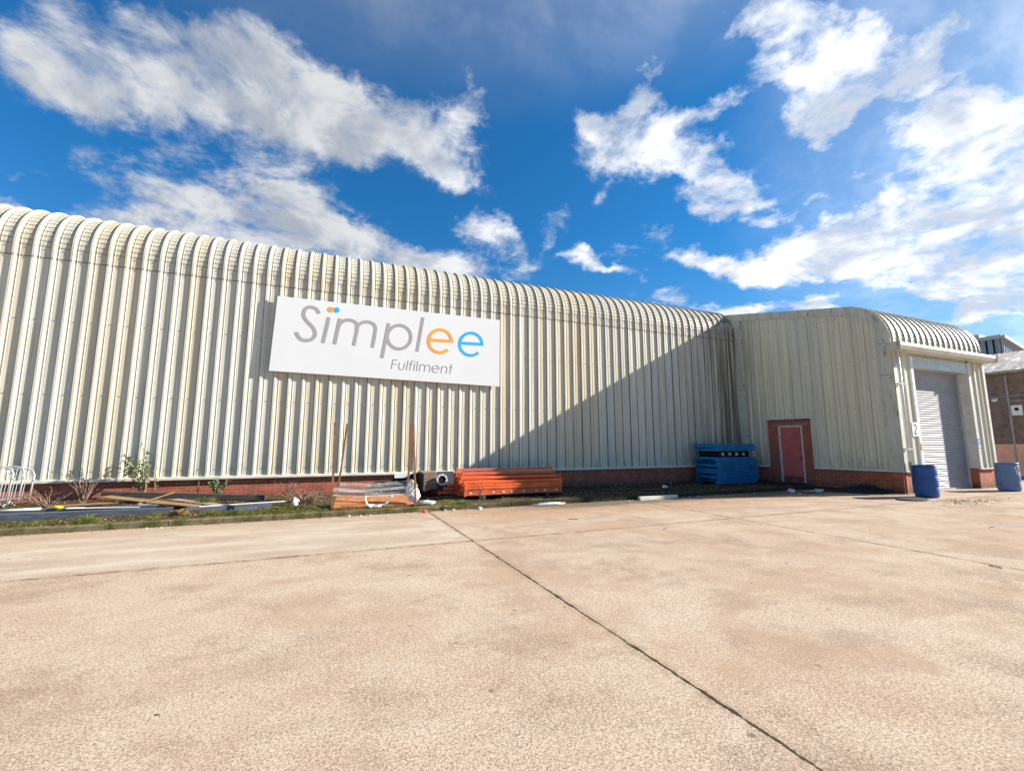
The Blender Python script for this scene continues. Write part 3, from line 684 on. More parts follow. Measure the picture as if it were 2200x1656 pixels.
b = MB(); b.box(18.0, XR+.0, YF+.8, 14, 0, .01); 
# ------------------------------------------------------------------ signs
YS = 13.87
sg = thing('company_sign', 'large white sign board with grey, orange and blue lettering high on the ribbed wall', 'sign', (1.9, YS+.02, 4.7))
b = MB(); b.hexa([(-1.585, YS, 3.64), (5.325, YS, 3.54), (5.325, YS+.035, 3.54), (-1.585, YS+.035, 3.64), (-1.50, YS, 5.82), (5.32, YS, 5.86), (5.32, YS+.035, 5.86), (-1.50, YS+.035, 5.82)])
b.obj('panel', SIGNW, sg, bevel=.006)
b = MB()
for x_ in (-.8, 1.2, 3.2, 4.9): b = MB(); b.box(x_, x_+.06, YS+.035, YW-DEP-.001, 3.75, 5.7); b.obj('mounting_rail', GALV, sg)
def stroke(b, pts, wd, y, th=.006, closed=False, shear=0, z0=0, org=(0, 0), sc=1):
    P = [Vector((org[0]+(p[0]+shear*p[1])*sc, org[1]+p[1]*sc)) for p in pts]; n = len(P); L = []; Rr = []
    for i in range(n):
        d = (P[min(i+1, n-1)]-P[max(i-1, 0)]) if not closed else (P[(i+1) % n]-P[i-1]); d.normalize(); nn = Vector((-d.y, d.x))
        L.append(P[i]+nn*wd/2); Rr.append(P[i]-nn*wd/2)
    vs = []; 
    for a, c in zip(L, Rr): vs += [(a.x, y, a.y), (c.x, y, c.y), (a.x, y-th, a.y), (c.x, y-th, c.y)]
    fs = []
    for i in range(n if closed else n-1):
        j = (i+1) % n; a, c = 4*i, 4*j
        fs += [(a+2, a+3, c+3, c+2), (a, a+2, c+2, c), (a+3, a+1, c+1, c+3)]
    if not closed: fs += [(0, 1, 3, 2), (4*n-4, 4*n-2, 4*n-1, 4*n-3)]
    return b.add(vs, fs)
def arc(cx, cy, rx, ry, a0, a1, n=28): return [(cx+rx*math.cos(R(a0+(a1-a0)*i/n)), cy+ry*math.sin(R(a0+(a1-a0)*i/n))) for i in range(n+1)]
def smooth(pts, n=6):
    out = []
    for i in range(len(pts)-1):
        p0, p1, p2, p3 = pts[max(i-1, 0)], pts[i], pts[i+1], pts[min(i+2, len(pts)-1)]
        for k in range(n):
            t = k/n; out.append(tuple(.5*(2*p1[j]+(p2[j]-p0[j])*t+(2*p0[j]-5*p1[j]+4*p2[j]-p3[j])*t*t+(3*p1[j]-p0[j]-3*p2[j]+p3[j])*t**3) for j in (0, 1)))
    return out+[pts[-1]]
GREY = [smooth([(-0.382,5.421),(-0.433,5.523),(-0.514,5.583),(-0.613,5.595),(-0.703,5.567),(-0.766,5.497),(-0.79,5.401),(-0.779,5.3),(-0.718,5.193),(-0.616,5.088),(-0.519,4.985),(-0.467,4.887),(-0.458,4.775),(-0.502,4.678),(-0.575,4.617),(-0.679,4.59),(-0.785,4.601),(-0.878,4.667),(-0.934,4.756),(-0.949,4.812)]), [(-0.106,5.341),(-0.229,4.559)], [(0.201,5.34),(0.087,4.553)], smooth([(0.154,5.001),(0.191,5.145),(0.257,5.24),(0.344,5.299),(0.457,5.322),(0.578,5.307),(0.666,5.241),(0.699,5.145),(0.692,5.002),(0.659,4.786),(0.621,4.554)]), smooth([(0.674,5.053),(0.708,5.164),(0.771,5.242),(0.868,5.302),(0.984,5.322),(1.095,5.309),(1.188,5.25),(1.229,5.146),(1.221,5.001),(1.196,4.782),(1.159,4.54)]), [(1.619,5.343),(1.456,4.242)], [(2.315,4.974),(2.307,5.04),(2.289,5.102),(2.26,5.16),(2.222,5.211),(2.175,5.253),(2.121,5.286),(2.063,5.308),(2.001,5.319),(1.938,5.318),(1.876,5.305),(1.815,5.282),(1.76,5.248),(1.71,5.205),(1.668,5.155),(1.634,5.097),(1.61,5.036),(1.596,4.971),(1.593,4.906),(1.601,4.842),(1.619,4.78),(1.647,4.724),(1.684,4.674),(1.73,4.632),(1.782,4.599),(1.839,4.576),(1.9,4.564),(1.962,4.564),(2.025,4.575),(2.085,4.597),(2.142,4.629),(2.193,4.672),(2.236,4.722),(2.271,4.779),(2.296,4.842),(2.311,4.907),(2.315,4.974)], [(2.681,5.653),(2.522,4.525)]]
ORANGE = [[(2.876,4.936),(3.68,4.96)], [(3.63,4.956),(3.625,5.014),(3.612,5.07),(3.591,5.122),(3.561,5.17),(3.524,5.213),(3.481,5.248),(3.433,5.276),(3.381,5.296),(3.325,5.308),(3.268,5.311),(3.211,5.305),(3.155,5.29),(3.101,5.267),(3.051,5.236),(3.006,5.199),(2.966,5.155),(2.933,5.107),(2.907,5.054),(2.889,4.999),(2.879,4.942),(2.878,4.885),(2.885,4.829),(2.9,4.775),(2.924,4.725),(2.955,4.679),(2.992,4.639),(3.036,4.606),(3.084,4.58),(3.136,4.562),(3.191,4.552),(3.248,4.55),(3.305,4.558),(3.361,4.574),(3.414,4.598),(3.464,4.63),(3.508,4.669)]]
BLUE = [[(3.909,4.927),(4.742,4.949)], [(4.689,4.946),(4.685,5.004),(4.672,5.06),(4.65,5.113),(4.62,5.161),(4.583,5.204),(4.539,5.24),(4.489,5.268),(4.435,5.288),(4.378,5.3),(4.319,5.303),(4.259,5.297),(4.201,5.282),(4.145,5.259),(4.093,5.228),(4.046,5.19),(4.004,5.146),(3.969,5.097),(3.942,5.044),(3.923,4.989),(3.912,4.931),(3.91,4.874),(3.917,4.817),(3.933,4.763),(3.956,4.713),(3.988,4.667),(4.026,4.627),(4.071,4.593),(4.121,4.567),(4.175,4.548),(4.232,4.538),(4.29,4.537),(4.349,4.545),(4.407,4.561),(4.462,4.585),(4.514,4.617),(4.561,4.656)]]
SMALL = [[(1.789,4.204),(1.748,3.914)], [(1.787,4.204),(1.926,4.201)], [(1.78,4.073),(1.907,4.066)], smooth([(1.999,4.137),(1.977,3.996),(1.979,3.953),(2.008,3.92),(2.054,3.91),(2.101,3.924),(2.126,3.96),(2.136,4.012),(2.154,4.129)]), [(2.256,4.217),(2.209,3.904)], smooth([(2.418,4.202),(2.393,4.216),(2.368,4.206),(2.352,4.173),(2.343,4.113),(2.312,3.905)]), [(2.299,4.117),(2.409,4.117)], [(2.465,4.126),(2.434,3.9)], [(2.478,4.207),(2.475,4.178)], [(2.559,4.213),(2.519,3.899)], [(2.641,4.12),(2.607,3.898)], smooth([(2.63,4.04),(2.652,4.085),(2.687,4.113),(2.73,4.118),(2.768,4.098),(2.79,4.067),(2.787,4.023),(2.769,3.895)]), smooth([(2.789,4.034),(2.812,4.082),(2.849,4.109),(2.887,4.114),(2.925,4.096),(2.948,4.056),(2.944,4.012),(2.923,3.89)]), [(3.04,4.01),(3.24,4.004)], [(3.242,4.009),(3.238,4.039),(3.226,4.066),(3.207,4.088),(3.184,4.105),(3.156,4.115),(3.127,4.116),(3.098,4.111),(3.072,4.097),(3.049,4.078),(3.032,4.053),(3.021,4.024),(3.018,3.995),(3.023,3.965),(3.034,3.939),(3.053,3.916),(3.076,3.899),(3.103,3.89),(3.132,3.888),(3.161,3.893),(3.188,3.906),(3.211,3.926)], [(3.34,4.113),(3.307,3.883)], smooth([(3.334,4.037),(3.358,4.081),(3.399,4.106),(3.444,4.107),(3.483,4.086),(3.503,4.049),(3.498,4.004),(3.48,3.88)]), [(3.648,4.198),(3.605,3.879)], [(3.584,4.095),(3.695,4.091)]]
DOT1, DOT2 = (-0.068, 5.587) , (0.09, 5.592)

yl = YS-.001
for name, mt_, st in (('grey_lettering', LGREY, GREY), ('orange_letter', LORA, ORANGE), ('blue_letter', LBLU, BLUE), ('small_grey_lettering', LGREY, SMALL)):
    b = MB(); w_ = .024 if name[0] == 's' else .098
    for kq, pts in enumerate(st): stroke(b, pts, w_, yl, .004+.0004*(kq % 3))
    b.obj(name, mt_, sg)
for nm, mt_, (cx, cz) in (('orange_dot', LORA, DOT1), ('blue_dot', LBLU, DOT2)):
    b = MB(); n = 28; b.prism([(cx+.083*math.cos(2*math.pi*k/n), cz+.083*math.sin(2*math.pi*k/n)) for k in range(n)], lambda p, s_: (p[0], yl-.006*s_, p[1])); b.obj(nm, mt_, sg)

ns = thing('number_sign', 'small white plate with black number 2 beside the shutter', 'sign', (18.25, YF-.05, 1.9))
b = MB(); b.box(18.08, 18.45, YF-.060, YF-.050, 1.88, 2.34); b.obj('plate', WHITE, ns)
b = MB(); two = smooth([(-.075, .10), (-.065, .145), (-.02, .17), (.03, .165), (.065, .13), (.065, .08), (.04, .03), (-.02, -.05), (-.075, -.13)], 5)
stroke(b, two, .038, YF-.061, .003, org=(18.265, 2.09)); stroke(b, [(-.088, -.135), (.08, -.135)], .038, YF-.061, .003, org=(18.265, 2.09)); b.obj('number', INK, ns)
ys = thing('warning_sticker', 'small yellow warning sticker on the white jamb left of the shutter', 'sticker', (18.53, YF-.05, 1.4))
b = MB(); b.box(18.485, 18.59, YF-.050, YF-.047, 1.40, 1.66); b.obj('backing', YEL, ys)
b = MB(); b.prism([(18.505, 1.53), (18.57, 1.53), (18.5375, 1.60)], lambda p, s_: (p[0], YF-.0505-.002*s_, p[1])).box(18.50, 18.575, YF-.0525, YF-.0505, 1.47, 1.482).box(18.50, 18.575, YF-.0525, YF-.0505, 1.44, 1.452); b.obj('marks', INK, ys)
bs = thing('blue_notice', 'narrow blue and white notice on the jamb right of the shutter', 'notice', (22.28, YF-.05, 1.4))
b = MB(); b.box(22.215, 22.345, YF-.050, YF-.047, 1.40, 1.86); b.obj('backing', WHITE, bs)
b = MB(); b.lathe([(.052, 0), (.052, .003)], n=18, M=Matrix.Translation((22.28, YF-.050, 1.78)) @ Matrix.Rotation(R(90), 4, 'X')).lathe([(.052, 0), (.052, .003)], n=18, M=Matrix.Translation((22.28, YF-.050, 1.66)) @ Matrix.Rotation(R(90), 4, 'X')).box(22.235, 22.325, YF-.053, YF-.050, 1.55, 1.59); b.obj('symbols', BLUS, bs)
b = MB(); b.lathe([(.035, 0), (.035, .003)], n=14, M=Matrix.Translation((22.28, YF-.050, 1.47)) @ Matrix.Rotation(R(90), 4, 'X')); b.obj('red_symbol', simple('notice_red', (.5, .04, .03), .5, 0, .1, 3, 0), bs)

# ------------------------------------------------------------------ orange racking beams
ORD = ['', 'lowest', 'second', 'third', 'fourth', 'fifth', 'sixth', 'seventh', 'eighth']
ROWN = ['front', 'second', 'third', 'fourth', 'fifth', 'sixth', 'seventh', 'rear']
orr = random.Random(11)
def beam(x0, x1, y, z, h, wd, mt, label, rz=0, holes=False):
    L = x1-x0; o = thing('racking_beam', label, 'racking beam', (x0, y, z), 'orange racking beams stacked by the wall')
    o.rotation_euler = (0, 0, rz)
    def sub(b, nm, m_): q = b.obj(nm, m_, None, bevel=.004); q.parent = o; return q
    b = MB(); b.box(.0, L, 0, wd, .0, h*.97)
    if h > .11:
        b.box(.05, L-.05, -.006, -.0, .012, h*.34).box(.05, L-.05, -.006, 0, h*.66, h*.93)
    sub(b, 'box_section', mt)
    for xx in (0, L):
        s_ = 1 if xx else -1; b = MB(); b.box(xx-.004+s_*.004, xx+.004+s_*.004, -.012, wd*.9, -.02, h+.02).box(min(xx, xx-s_*.05), max(xx, xx-s_*.05), -.016, -.010, -.02, h+.02)
        b.box(xx+min(0, s_*.035)+s_*.006, xx+max(0, s_*.035)+s_*.006, .01, .018, .01, .035)
        sub(b, 'end_connector', mt)
    if holes:
        b = MB(); 
        for t in (.05, .14, .27, .37, .45, .58, .71, .80, .93): b.box(L*t, L*t+.075, -.010, -.0065, h*.38, h*.62)
        sub(b, 'stickers', GUANO)
    return o
x0, x1 = 3.58, 6.62
for j in range(8):
    y = 12.0+j*.128; h = .150 if j == 0 else .070; top = .54+.05*j; z = .19; lay = []; zz_ = .010 if j == 0 else .034
    while z+h < top+.035: lay.append(z); z += h+zz_
    for i, z in enumerate(lay):
        n = len(lay); dx = orr.uniform(-.06, .06); dx2 = orr.uniform(-.05, .05)
        if i == n-1 and j: dx += .05; dx2 += orr.uniform(0, .22)
        lx = x0+dx-(.50-.14*i if j == 6 and i < 3 else 0)
        nm = ('bottom' if i == 0 else 'top' if i == n-1 else ORD[i+1]+' from the bottom')
        lab = 'orange racking beam, %s layer, %s row of the orange stack' % (nm, ROWN[j])
        if j == 0 and i == 0: lab = 'orange racking beam with small white stickers, bottom of the front row'
        beam(lx, x1+dx2, y+orr.uniform(-.008, .008), z, h, .055, ORA if (j == 0 and i == 1) or orr.random() < .3 else ORA2, lab, orr.uniform(-.006, .012) if n-1 == i else 0, holes=(j == 0 and i == 0))
for k, x_ in enumerate((4.1, 6.1)):
    b = MB(); b.box(x_, x_+.1, 11.98, 13.05, .06, .188)
    tag(b.obj('bearer', TIMD), ('left', 'right')[k]+' dark timber bearer under the orange beam stack', 'timber bearer')

# ------------------------------------------------------------------ blue racking frames and the pallet between
blr = random.Random(21)
def frame(z, h, label, dx=0, dy=0, ends=True, rz=0., plain=False):
    o = thing('racking_frame', label, 'racking frame', (13.68+dx, 12.68+dy, z), 'blue racking frames stacked by the corner'); o.rotation_euler = (0, 0, rz)
    Lx, Ly = 2.18, 1.08
    def sub(b, nm): q = b.obj(nm, BLUP, None); q.parent = o; return q
    for y_ in (0, Ly-.08):
        b = MB(); b.box(0, Lx, y_, y_+.08, .0, .016).box(0, Lx, y_, y_+.08, h-.038, h-.022).box(.0, Lx, y_+.035, y_+.06, .016, h-.038); sub(b, 'upright')
    for k, xx in enumerate((.0, .55, 1.1, 1.65, Lx-.09)):
        if k == 0 and not ends: continue
        b = MB(); b.box(xx, xx+.09, .082, Ly-.082, .006, h-.01)
        if k == 0: b.box(-.012, 0, .02, Ly-.3, 0, h-.004)
        sub(b, 'cross_member')
    return o
z = .13; i = 0
WN = 'first second third fourth fifth sixth seventh eighth ninth tenth eleventh twelfth thirteenth fourteenth fifteenth sixteenth seventeenth'.split()
heights = [.11, .09, .085, .085, .10, .085, .085, .085, .10, .085, .085]
for i, h in enumerate(heights):
    pos = WN[i]
    frame(z, h, ('%s blue racking frame counted up from the ground, in the stack under the pallet' % pos) if i else 'bottom blue racking frame, resting on the ground under all the others', blr.uniform(-.05, .05), blr.uniform(-.03, .03), i in (2, 4, 5, 7, 10), blr.uniform(-.006, .006)); z += h
zp = z
p = thing('pallet', 'black plastic pallet with pale blocks between the two blue stacks', 'pallet', (13.9, 12.8, zp))
b = MB(); b.box(13.95, 15.55, 12.78, 13.8, zp, zp+.03).box(13.95, 15.55, 12.78, 13.8, zp+.19, zp+.225)
for k in range(5): b.box(13.95+k*.37, 13.95+k*.37+.12, 12.80, 13.78, zp+.03, zp+.19)
b.obj('deck', INK, p)
for k in range(4): b = MB(); b.box(14.13+k*.37, 14.26+k*.37, 12.84, 13.0, zp+.055, zp+.16); b.obj('block', TRIM, p)
z = zp+.228
for i, h in enumerate((.075, .075, .07, .07)):
    frame(z, h, 'blue racking frame, %s of the four above the black pallet' % ('lowest', 'second from the bottom', 'third from the bottom', 'topmost')[i], -.05+blr.uniform(-.05, .04), -.03, i % 2 == 0, .008*(i-1)); z += h

# ------------------------------------------------------------------ drums
def drum(x, y, mt, label, tilt=0, marks=False):
    o = thing('plastic_drum', label, 'drum', (x, y, 0), 'blue plastic drums beside the shutter'); M = Matrix.Translation((x, y, 0)) @ Matrix.Rotation(tilt, 4, 'Y')
    pr = [(.22, 0), (.268, .015), (.288, .05), (.296, .14), (.299, .30), (.294, .312), (.294, .335), (.301, .348), (.304, .5), (.301, .632), (.294, .645), (.294, .668), (.300, .681), (.296, .84), (.290, .92), (.284, .93)]
    b = MB(); b.lathe(pr, n=48, M=M); b.obj('body', mt, o, smooth=True)
    b = MB(); b.lathe([(.284, .93), (.302, .932), (.306, .95), (.303, .972), (.290, .974), (.284, .955), (.05, .950)], n=48, M=M); b.obj('rim', mt, o, smooth=True)
    b = MB(); b.lathe([(.03, .95), (.034, .968), (.028, .972)], (.16, .1, 0), 12, M=M).lathe([(.03, .95), (.034, .968), (.028, .972)], (-.16, -.1, 0), 12, M=M); b.obj('bung', INK, o)
    if marks:
        b = MB()
        for (a0, z_, s_) in ((-118, .80, .05), (-112, .70, .045), (-110, .62, .04), (-98, .86, .03)):
            pts = []
            for k in range(7):
                an = 2*math.pi*k/7; aa = R(a0)+math.cos(an)*s_/.3*(1.+.3*math.sin(k*3)); pts.append((aa, z_+math.sin(an)*s_))
            b.prism(pts, lambda p, sd: M @ Vector(((.303+.003*sd)*math.cos(p[0]), (.303+.003*sd)*math.sin(p[0]), p[1])))
        b.obj('label_scraps', TRIM, o)
    return o
drum(17.12, 7.93, DRUM, 'deep blue plastic drum left of the shutter, standing at the wing corner')
drum(22.05, 7.86, DRUM2, 'faded blue plastic drum right of the shutter, with torn label scraps', marks=True)

# ------------------------------------------------------------------ post pallet with stretch film
sp = thing('post_pallet', 'rusty post pallet with four thin corner posts at the kerb', 'post pallet', (.2, 11.25, .1))
for a, c in (((.20, 11.27, .08), (.17, 11.34, 2.12)), ((.30, 12.02, .12), (.47, 12.0, 2.12)), ((2.10, 11.15, .07), (2.03, 11.4, 2.10)), ((2.02, 12.0, .10), (2.10, 12.02, 2.14))):
    b = MB(); b.bar(a, c, .045, .045, (0, 1, 0)); b.obj('post', RUST, sp)
b = MB(); b.hexa([(.22, 11.27, .12), (2.1, 11.20, .10), (2.05, 12.0, .16), (.30, 12.0, .18), (.22, 11.27, .15), (2.1, 11.20, .13), (2.05, 12.0, .30), (.30, 12.0, .32)]); b.obj('tray', RUSTB, sp)
b = MB(); b.bar((.2, 11.26, .13), (2.1, 11.18, .12), .03, .06).bar((.3, 12.02, .3), (2.05, 12.02, .3), .03, .05); b.obj('rail', RUST, sp)
b = MB(); rows = []; wr = random.Random(4)
for i in range(11):
    t = i/10; row = []
    for j in range(41):
        s_ = j/40; sag = .05*math.sin(math.pi*s_)*(1-t*.2)
        row.append((.20+1.88*s_, 11.26+.02*math.sin(9*t+5*s_)-.01*math.sin(t*20), .42+(.22*t)*(1-.0*s_)-sag+.10*(1-s_)*0-.03*s_+.012*math.sin(s_*7)))
    rows.append(row)
b.grid(rows)
rows = []
for i in range(11):
    t = i/10; rows.append([(.32+1.7*j/40, 12.03+.02*math.sin(8*t), .47+.2*t-.05*math.sin(math.pi*j/40)) for j in range(41)])
b.grid(rows); b.tube([(.2+.05*k, 11.245, .43-.05*math.sin(math.pi*k/37.5)+.006*math.sin(k)) for k in range(38)], .012, 6)
fl = thing('stretch_film', 'clear stretch film wound round the posts of the rusty post pallet', 'plastic film', (1.1, 11.26, .4)); b.obj('film', WRAP, fl, smooth=True)
b = MB(); hang = smooth([(.92, .40), (.93, .30), (.98, .20), (1.08, .165), (1.25, .16), (1.38, .19), (1.46, .28), (1.54, .38)], 5)
rows = [[(x_, 11.20+.02*math.sin(k*.9)+d*.02, z_+d*.03) for k, (x_, z_) in enumerate(hang)] for d in (-1, 0, 1)]
b.grid(rows); b.tube([(x_, 11.21, z_) for x_, z_ in hang], .022, 6); b.obj('hanging_loop', BAG, fl, smooth=True)
def crumple(name, mt, c, r, label, cat, seed, group=None, n=16, parent=None, flat=1.):
    q = random.Random(seed); b = MB(); vs = []
    ph = [(q.uniform(2, 6), q.uniform(0, 6), q.uniform(.1, .28)) for _ in range(7)]
    for i in range(n+1):
        th = math.pi*i/n
        row = []
        for j in range(n*2+1):
            a = 2*math.pi*(j % (n*2))/(n*2); k = 1
            for m_, p_, am in ph: k += am*math.sin(m_*a+p_+m_*th*1.7)
            k *= .75
            row.append((c[0]+r[0]*k*math.sin(th)*math.cos(a), c[1]+r[1]*k*math.sin(th)*math.sin(a), max(c[2]-r[2], c[2]+r[2]*k*math.cos(th)*flat)))
        vs.append(row)
    b.grid(vs)
    if parent: return b.obj(name, mt, parent)
    return tag(b.obj(name, mt, origin=c), label, cat, group)
crumple('bunched_end', BAG, (2.02, 11.28, .46), (.17, .12, .26), None, None, 8, parent=fl)
crumple('plastic_sheet', BAG, (2.42, 11.35, .16), (.24, .14, .05), 'crumpled clear plastic lying right of the post pallet', 'plastic sheet', 9)

# ------------------------------------------------------------------ ducting box, board and flanged pipe by the plinth
b = MB(); b.box(2.64, 3.06, 13.1, 13.9, .29, .80); tag(b.obj('timber_block', TIMB, bevel=.012), 'weathered timber block with cracked end grain left of the flanged pipe', 'timber block')
b = MB(); b.box(3.07, 3.60, 13.22, 13.26, .31, .80).box(3.07, 3.60, 13.26, 13.9, .31, .36); tag(b.obj('backing_board', DUCT), 'dark purple grey board behind the white pipe flange', 'board')
pf = thing('flanged_pipe', 'short pipe with a white round flange and black mouth by the orange beams', 'pipe', (3.24, 13.15, .57))
n = 36; MF = Matrix.Translation((3.24, 13.2, .565)) @ Matrix.Rotation(R(90), 4, 'X')
b = MB(); b.lathe([(.115, 0), (.165, 0), (.165, .03), (.118, .03), (.115, .0)], n=n, M=MF); b.obj('flange', WHITE, pf)
b = MB(); b.lathe([(.113, -.02), (.113, .012)], n=n, M=MF); b.obj('mouth', BLACK, pf)
b = MB()
for k in range(8): b.lathe([(.011, .03), (.011, .038)], (.141*math.cos(k*math.pi/4+.2), .141*math.sin(k*math.pi/4+.2), 0), 8, M=MF)
b.obj('bolts', INK, pf)
b = MB(); b.box(1.95, 2.60, 13.86, 13.90, .60, .72); tag(b.obj('broken_board', WHITE), 'pale broken board over the dark opening in the brick base', 'board')
b = MB(); b.box(2.62, 2.66, 13.0, 13.9, .1, .75); b.box(2.40, 2.62, 13.75, 13.80, .1, .70); tag(b.obj('black_panel', BLACK), 'black panel standing between the timber block and the opening', 'panel')

# ------------------------------------------------------------------ scrap steel and timber on the verge
def plank(name, mt, a, c, wd, h, label, cat, upv=(0, 0, 1)):
    b = MB(); b.bar(a, c, wd, h, upv); o = b.obj(name, mt, origin=tuple((Vector(a)+Vector(c))/2), bevel=.004); return tag(o, label, cat)
def channel(name, a, c, wd, h, label):
    a, c = Vector(a), Vector(c); d = (c-a).normalized(); s_ = d.cross(Vector((0, 0, 1))).normalized(); b = MB()
    b.bar(a, c, .012, h); b.bar(a-s_*wd/2+Vector((0, 0, h/2)), c-s_*wd/2+Vector((0, 0, h/2)), wd, .012); b.bar(a-s_*wd/2-Vector((0, 0, h/2)), c-s_*wd/2-Vector((0, 0, h/2)), wd, .012)
    return tag(b.obj(name, SLATE, origin=tuple((a+c)/2)), label, 'steel channel')
channel('steel_channel', (-9.5, 11.95, .20), (-3.0, 11.85, .17), .14, .15, 'long dark grey steel channel nearest the kerb at far left')
channel('steel_channel', (-8.5, 12.35, .25), (-3.35, 12.05, .22), .12, .14, 'grey steel channel lying just behind the one nearest the kerb')
channel('steel_channel', (-2.72, 11.75, .17), (-1.1, 11.95, .17), .14, .13, 'short dark grey steel channel left of the mossy patch')
plank('pale_rail', WHITE, (-2.5, 11.86, .25), (-.78, 11.98, .27), .05, .02, 'thin pale rail lying on the short steel channel', 'rail')
plank('timber_beam', TIMD, (-4.7, 13.25, .47), (-1.35, 12.95, .27), .10, .13, 'long dark timber beam lying against the brick base', 'timber beam')
plank('rusty_sheet', TIMO, (-4.55, 12.95, .44), (-2.62, 12.15, .23), .34, .016, 'rust brown sheet lying slanted across the scrap pile', 'metal sheet')
plank('rusty_sheet', TIMB, (-3.2, 12.75, .34), (-2.05, 12.2, .20), .26, .016, 'small grey brown board at the right end of the scrap pile', 'board')
plank('white_board', WHITE, (-4.85, 12.16, .30), (-3.62, 12.12, .27), .13, .02, 'dirty white board lying on the grey steel channel', 'board')
plank('bluish_trim', GALV, (-3.7, 12.28, .30), (-2.9, 12.35, .26), .09, .02, 'pale blue grey metal trim under the rusty sheet', 'metal trim')
plank('mossy_plank', TIMO, (-5.3, 12.55, .31), (-3.6, 12.75, .33), .20, .03, 'mossy flat plank behind the dirty white board', 'plank')
plank('thin_batten', TIMO, (-3.72, 12.25, .32), (-3.2, 12.75, .50), .03, .02, 'thin batten sticking up across the rusty sheet', 'batten')
b = MB(); b.tube([(-6.0, 12.0, .32), (-5.2, 12.02, .33)], .022, 10); tag(b.obj('white_pipe', WHITE, smooth=True), 'short white pipe lying on the grey channel at far left', 'pipe')
crumple('yellow_foam', YEL, (-5.0, 12.15, .33), (.09, .06, .03), 'yellow foam scrap on the scrap steel at far left', 'foam scrap', 31)
crumple('rubble_lump', TIMO, (-2.75, 11.55, .16), (.14, .09, .07), 'brown rubble lump between the two front steel channels', 'rubble', 33)
crumple('white_cup', WHITE, (-.62, 11.9, .24), (.07, .06, .08), 'crushed white tub at the right edge of the moss', 'tub', 35)

# ------------------------------------------------------------------ crowd barriers
def barrier(y, x1, zt, label):
    o = thing('crowd_barrier', label, 'barrier', (x1-1.1, y, .2), 'galvanised crowd barriers leaning together')
    M = Matrix.Translation((x1, y, .24)) @ Matrix.Rotation(R(-9), 4, 'X')
    L, H = 2.2, zt-.24
    fr = [(-L, 0, .12), (-L, 0, H-.15), (-L+.04, 0, H-.04), (-L+.15, 0, H), (-.15, 0, H), (-.045, 0, H-.045), (0, 0, H-.15), (0, 0, .12)]
    fr = [M @ Vector(p_) for p_ in fr]; b = MB(); b.tube(fr, .019, 10); b.obj('frame', GALVB, o, smooth=True)
    b = MB(); b.tube([M @ Vector((-L, 0, .16)), M @ Vector((0, 0, .16))], .015, 8); b.obj('bottom_rail', GALVB, o)
    for k in range(1, 17):
        xx = -L+L*k/17; b = MB(); b.tube([M @ Vector((xx, 0, .16)), M @ Vector((xx, 0, H-.005))], .0065, 6); b.obj('bar', GALVB, o)
    for xx in (-.3, -L+.3):
        b = MB(); b.tube([M @ Vector((xx, -.25, 0)), M @ Vector((xx, -.06, .06)), M @ Vector((xx, 0, .16)), M @ Vector((xx, .06, .06)), M @ Vector((xx, .25, 0))], .016, 8); b.obj('foot', GALVB, o)
    b = MB(); b.box(-.02, .03, -.03, .03, H-.28, H-.24, M); b.obj('hook', GALVB, o)
GALVB = simple('barrier_zinc', (.42, .44, .46), .4, .4, .1, 6, 0)
barrier(13.25, -6.32, 1.12, 'front crowd barrier of the three leaning at far left')
barrier(13.42, -6.22, 1.12, 'middle crowd barrier of the three leaning at far left')
barrier(13.6, -6.12, 1.06, 'rear crowd barrier of the three, closest to the wall')

# ------------------------------------------------------------------ plants
def leaf(b, p, d, s_, q):
    d = Vector(d).normalized(); a = d.cross(Vector((q.uniform(-1, 1), q.uniform(-1, 1), 1))).normalized()*s_*.32; p = Vector(p)
    b.add([p, p+d*s_*.45+a, p+d*s_, p+d*s_*.45-a], [(0, 1, 2, 3)])
def shrub(name, base, h, spread, stems, leaves, ls, label, seed, lm=None, lean=(0, 0), droop=.2):
    q = random.Random(seed); o = thing(name, label, 'shrub', base); bs_, bl_ = MB(), MB()
    for k in range(stems):
        a = q.uniform(0, 6.28); r = q.uniform(.2, 1)*spread; hh = h*q.uniform(.55, 1)
        tip = Vector((base[0]+r*math.cos(a)+lean[0], base[1]+r*math.sin(a)*.5+lean[1], base[2]+hh)); P = []
        for i in range(7):
            t = i/6; P.append(Vector(base).lerp(tip, t)+Vector((q.uniform(-.02, .02), q.uniform(-.02, .02), droop*h*(t-t*t)))+Vector((lean[0]*t*(1-t)*-1, 0, 0)))
        bs_.tube(P, [.009*(1-i/7)+.002 for i in range(7)], 5)
        for _ in range(leaves//stems):
            t = q.uniform(.15, 1)**.8; i = min(5, int(t*6)); pp = P[i].lerp(P[i+1], t*6-i)
            leaf(bl_, pp+Vector((q.gauss(0, .012), q.gauss(0, .012), q.gauss(0, .012))), (q.gauss(0, 1), q.gauss(0, .8), q.uniform(-.6, .7)), ls*q.uniform(.6, 1.3), q)
    bs_.obj('stems', TWIG, o); 
    if leaves: bl_.obj('foliage', lm or LEAF, o)
    return o
shrub('leafy_shrub', (-4.05, 13.62, .26), 1.40, .36, 12, 520, .075, 'tall leafy green shrub against the wall above the scrap timber', 41, lean=(-.35, .06))
shrub('leafy_shrub', (-2.52, 13.65, .22), .58, .28, 9, 330, .07, 'low leafy shrub growing at the brick base right of the tall one', 42)
shrub('leafy_shrub', (1.3, 13.3, .12), .42, .34, 9, 260, .06, 'low green weed behind the stretch film', 43)
shrub('leafy_shrub', (1.75, 13.5, .12), .44, .18, 6, 110, .055, 'smaller green weed near the dark opening in the brick', 44)
shrub('bare_shrub', (-5.0, 13.2, .24), .85, .55, 16, 0, .05, 'bare brown stems fanning out beside the crowd barriers', 45)
